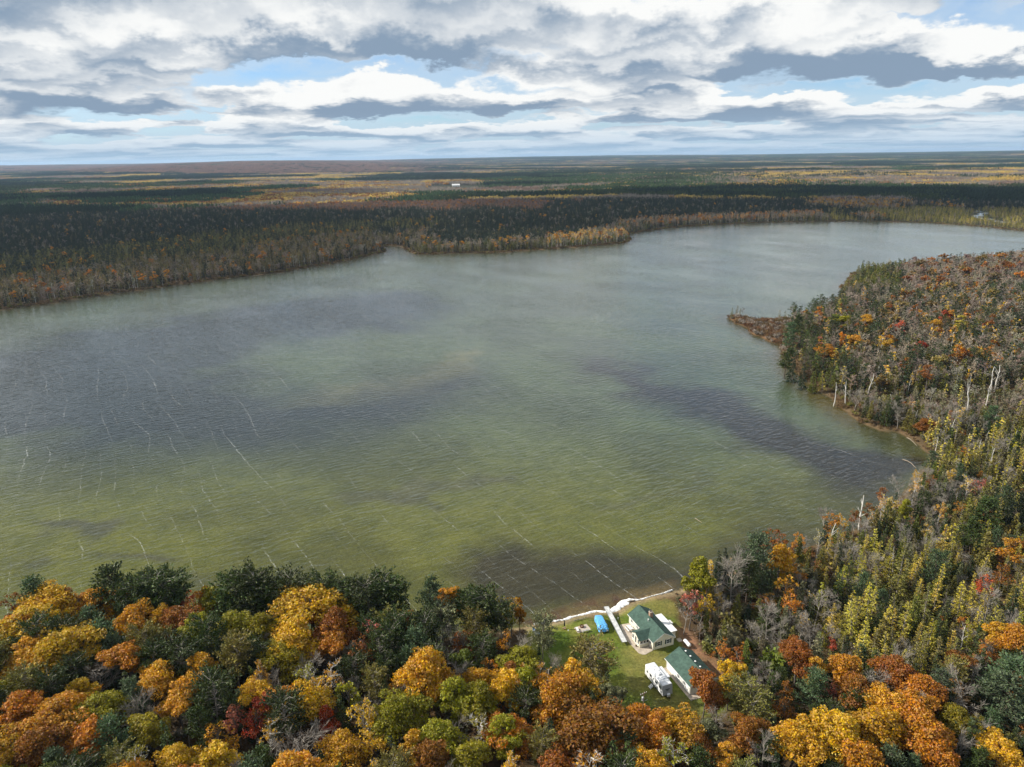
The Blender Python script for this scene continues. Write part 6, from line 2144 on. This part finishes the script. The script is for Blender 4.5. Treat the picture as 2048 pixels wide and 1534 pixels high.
def build_far_things():
    # farm building in a clearing far across the forest
    x, y = g(912, 374, 1.0)
    b = thing('farmhouse', 'small white building in a clearing far beyond the lake', 'building', (x, y, 1.0), 0.1)
    G = Geo(); n = 0
    W, L, H, R = 30, 14, 7, 5
    G.V = [(-W / 2, 0, 0), (W / 2, 0, 0), (W / 2, 0, H), (-W / 2, 0, H), (-W / 2, L, 0), (W / 2, L, 0), (W / 2, L, H), (-W / 2, L, H), (-W / 2, L / 2, H + R), (W / 2, L / 2, H + R)]
    G.F = [(0, 1, 2, 3), (5, 4, 7, 6), (1, 5, 6, 9, 2), (4, 0, 3, 8, 7)]
    G.build('wall', WHITE_SIDING, b)
    Geo().slab([(-W / 2 - 1, -1, H - 0.6), (W / 2 + 1, -1, H - 0.6), (W / 2 + 1, L / 2, H + R + 0.1), (-W / 2 - 1, L / 2, H + R + 0.1)], 0.3).slab([(-W / 2 - 1, L / 2, H + R + 0.1), (W / 2 + 1, L / 2, H + R + 0.1), (W / 2 + 1, L + 1, H - 0.6), (-W / 2 - 1, L + 1, H - 0.6)], 0.3).build('roof', FLAT_ROOF, b)
    for q in (-9, 0, 9):
        Geo().box(q - 1, q + 1, -0.1, 0.05, 2, 4.5).build('window', GLASS, b)
    # brook winding out of the forest into the lake's far end
    P = STREAM; V = []; F = []
    n = 60
    seg = np.hypot(*np.diff(P, axis=0).T); s = np.concatenate([[0], np.cumsum(seg)])
    t = np.linspace(0, s[-1], n)
    X = np.interp(t, s, P[:, 0]); Y = np.interp(t, s, P[:, 1])
    dx = np.gradient(X); dy = np.gradient(Y); L_ = np.hypot(dx, dy)
    zz = land_height(X, Y).max() + 0.1
    for i in range(n):
        w = 7 + 4 * math.sin(i * 0.7)
        V += [(X[i] - dy[i] / L_[i] * w, Y[i] + dx[i] / L_[i] * w, zz), (X[i] + dy[i] / L_[i] * w, Y[i] - dx[i] / L_[i] * w, zz)]
    F = [(2 * i, 2 * i + 1, 2 * i + 3, 2 * i + 2) for i in range(n - 1)]
    G = Geo(); G.V, G.F = V, F
    m = bpy.data.materials.new('brook_water'); m.use_nodes = True
    N = Nodes(m.node_tree)
    bs = N.new('ShaderNodeBsdfPrincipled'); bs.inputs['Base Color'].default_value = (0.04, 0.05, 0.05, 1); bs.inputs['Roughness'].default_value = 0.08
    bs.inputs['Specular IOR Level'].default_value = 0.6
    tc = N.new('ShaderNodeTexCoord').outputs['Object']
    bn = N.new('ShaderNodeBump'); bn.inputs['Strength'].default_value = 0.2; N.put(bn.inputs['Height'], N.noise(tc, 0.4, 2.0))
    m.node_tree.links.new(bn.outputs[0], bs.inputs['Normal'])
    o = N.new('ShaderNodeOutputMaterial'); m.node_tree.links.new(bs.outputs[0], o.inputs[0])
    st = G.build('brook_water', m)
    st['kind'] = 'structure'; st['label'] = 'narrow brook winding through marsh at the far end of the lake'


build_far_things()

# ------------------------------------------------------------------ drifting cumulus above the scene, whose shade falls on the land
def build_cloud(u0, u1, v0, v1, zc, thick, seed, dens=0.012):
    """a heap cloud placed where the sun throws its shade on the given stretch of ground"""
    c = [g(u, v, 8.0) for u, v in ((u0, v0), (u1, v0), (u0, v1), (u1, v1))]
    gx = sum(p[0] for p in c) / 4; gy = (min(p[1] for p in c) + max(p[1] for p in c)) / 2
    rx = max(abs(c[2][0] - c[3][0]), (abs(c[0][0] - c[1][0]) + abs(c[2][0] - c[3][0])) / 2) / 2
    ry = (max(p[1] for p in c) - min(p[1] for p in c)) / 2
    k = zc / math.tan(SUN_EL) / math.hypot(*SUN_AZ)
    ox, oy = gx + SUN_AZ[0] * k, gy + SUN_AZ[1] * k
    V = []; F = []
    nu, nv = 64, 24
    for j in range(nv + 1):
        la = (j / nv - 0.5) * math.pi
        for i in range(nu):
            lo = i / nu * 2 * math.pi
            d = (math.cos(la) * math.cos(lo), math.cos(la) * math.sin(lo), math.sin(la))
            b = 0.72 + 0.55 * float(fbm(d[0] * 2.2 + seed * 3.3 + 9, d[1] * 2.2 + d[2] * 1.7 + 9, seed, 4))
            z = d[2] * (1.0 if d[2] > 0 else 0.25)
            V.append((d[0] * rx * b, d[1] * ry * b, z * thick * b))
    for j in range(nv):
        for i in range(nu):
            q = (i + 1) % nu
            F.append((j * nu + i, j * nu + q, (j + 1) * nu + q, (j + 1) * nu + i))
    G = Geo(); G.V, G.F = V, F
    o = G.build('cloud', CLOUD_MAT, None, (ox, oy, zc), smooth_faces=True)
    o['kind'] = 'stuff'
    o['label'] = 'grey-based heap cloud drifting high over the forest'
    return o


CLOUD_MAT = bpy.data.materials.new('cloud_vapour')
CLOUD_MAT.use_nodes = True
_N = Nodes(CLOUD_MAT.node_tree)
_v = _N.new('ShaderNodeVolumePrincipled')
_v.inputs['Color'].default_value = (0.98, 0.98, 0.98, 1)
_v.inputs['Density'].default_value = 0.0042
_o = _N.new('ShaderNodeOutputMaterial')
CLOUD_MAT.node_tree.links.new(_v.outputs[0], _o.inputs['Volume'])
CLOUDS = [
    # u0, u1, v0, v1 of the shaded ground, height, thickness
    (-500, 820, 425, 590, 1250, 170, 1),
    (900, 2300, 383, 425, 1400, 300, 2),
    (860, 1250, 425, 462, 1250, 220, 3),
    (-300, 700, 388, 410, 1500, 260, 6),
]
for c_ in CLOUDS:
    build_cloud(*c_)

# ------------------------------------------------------------------ the air
def build_haze():
    m = bpy.data.materials.new('thin_haze')
    m.use_nodes = True
    N = Nodes(m.node_tree)
    v = N.new('ShaderNodeVolumePrincipled')
    v.inputs['Color'].default_value = HAZE_COLOUR
    v.inputs['Density'].default_value = HAZE_DENSITY
    v.inputs['Anisotropy'].default_value = 0.2
    o = N.new('ShaderNodeOutputMaterial')
    m.node_tree.links.new(v.outputs[0], o.inputs['Volume'])
    G = Geo().box(-31000, 31000, -200, 31000, -3.0, 175.0)
    h = G.build('haze', m)
    h['kind'] = 'stuff'
    h['label'] = 'thin blue autumn haze over the forest'


HAZE_DENSITY = 0.00003
HAZE_COLOUR = (0.52, 0.74, 1.0, 1)
build_haze()
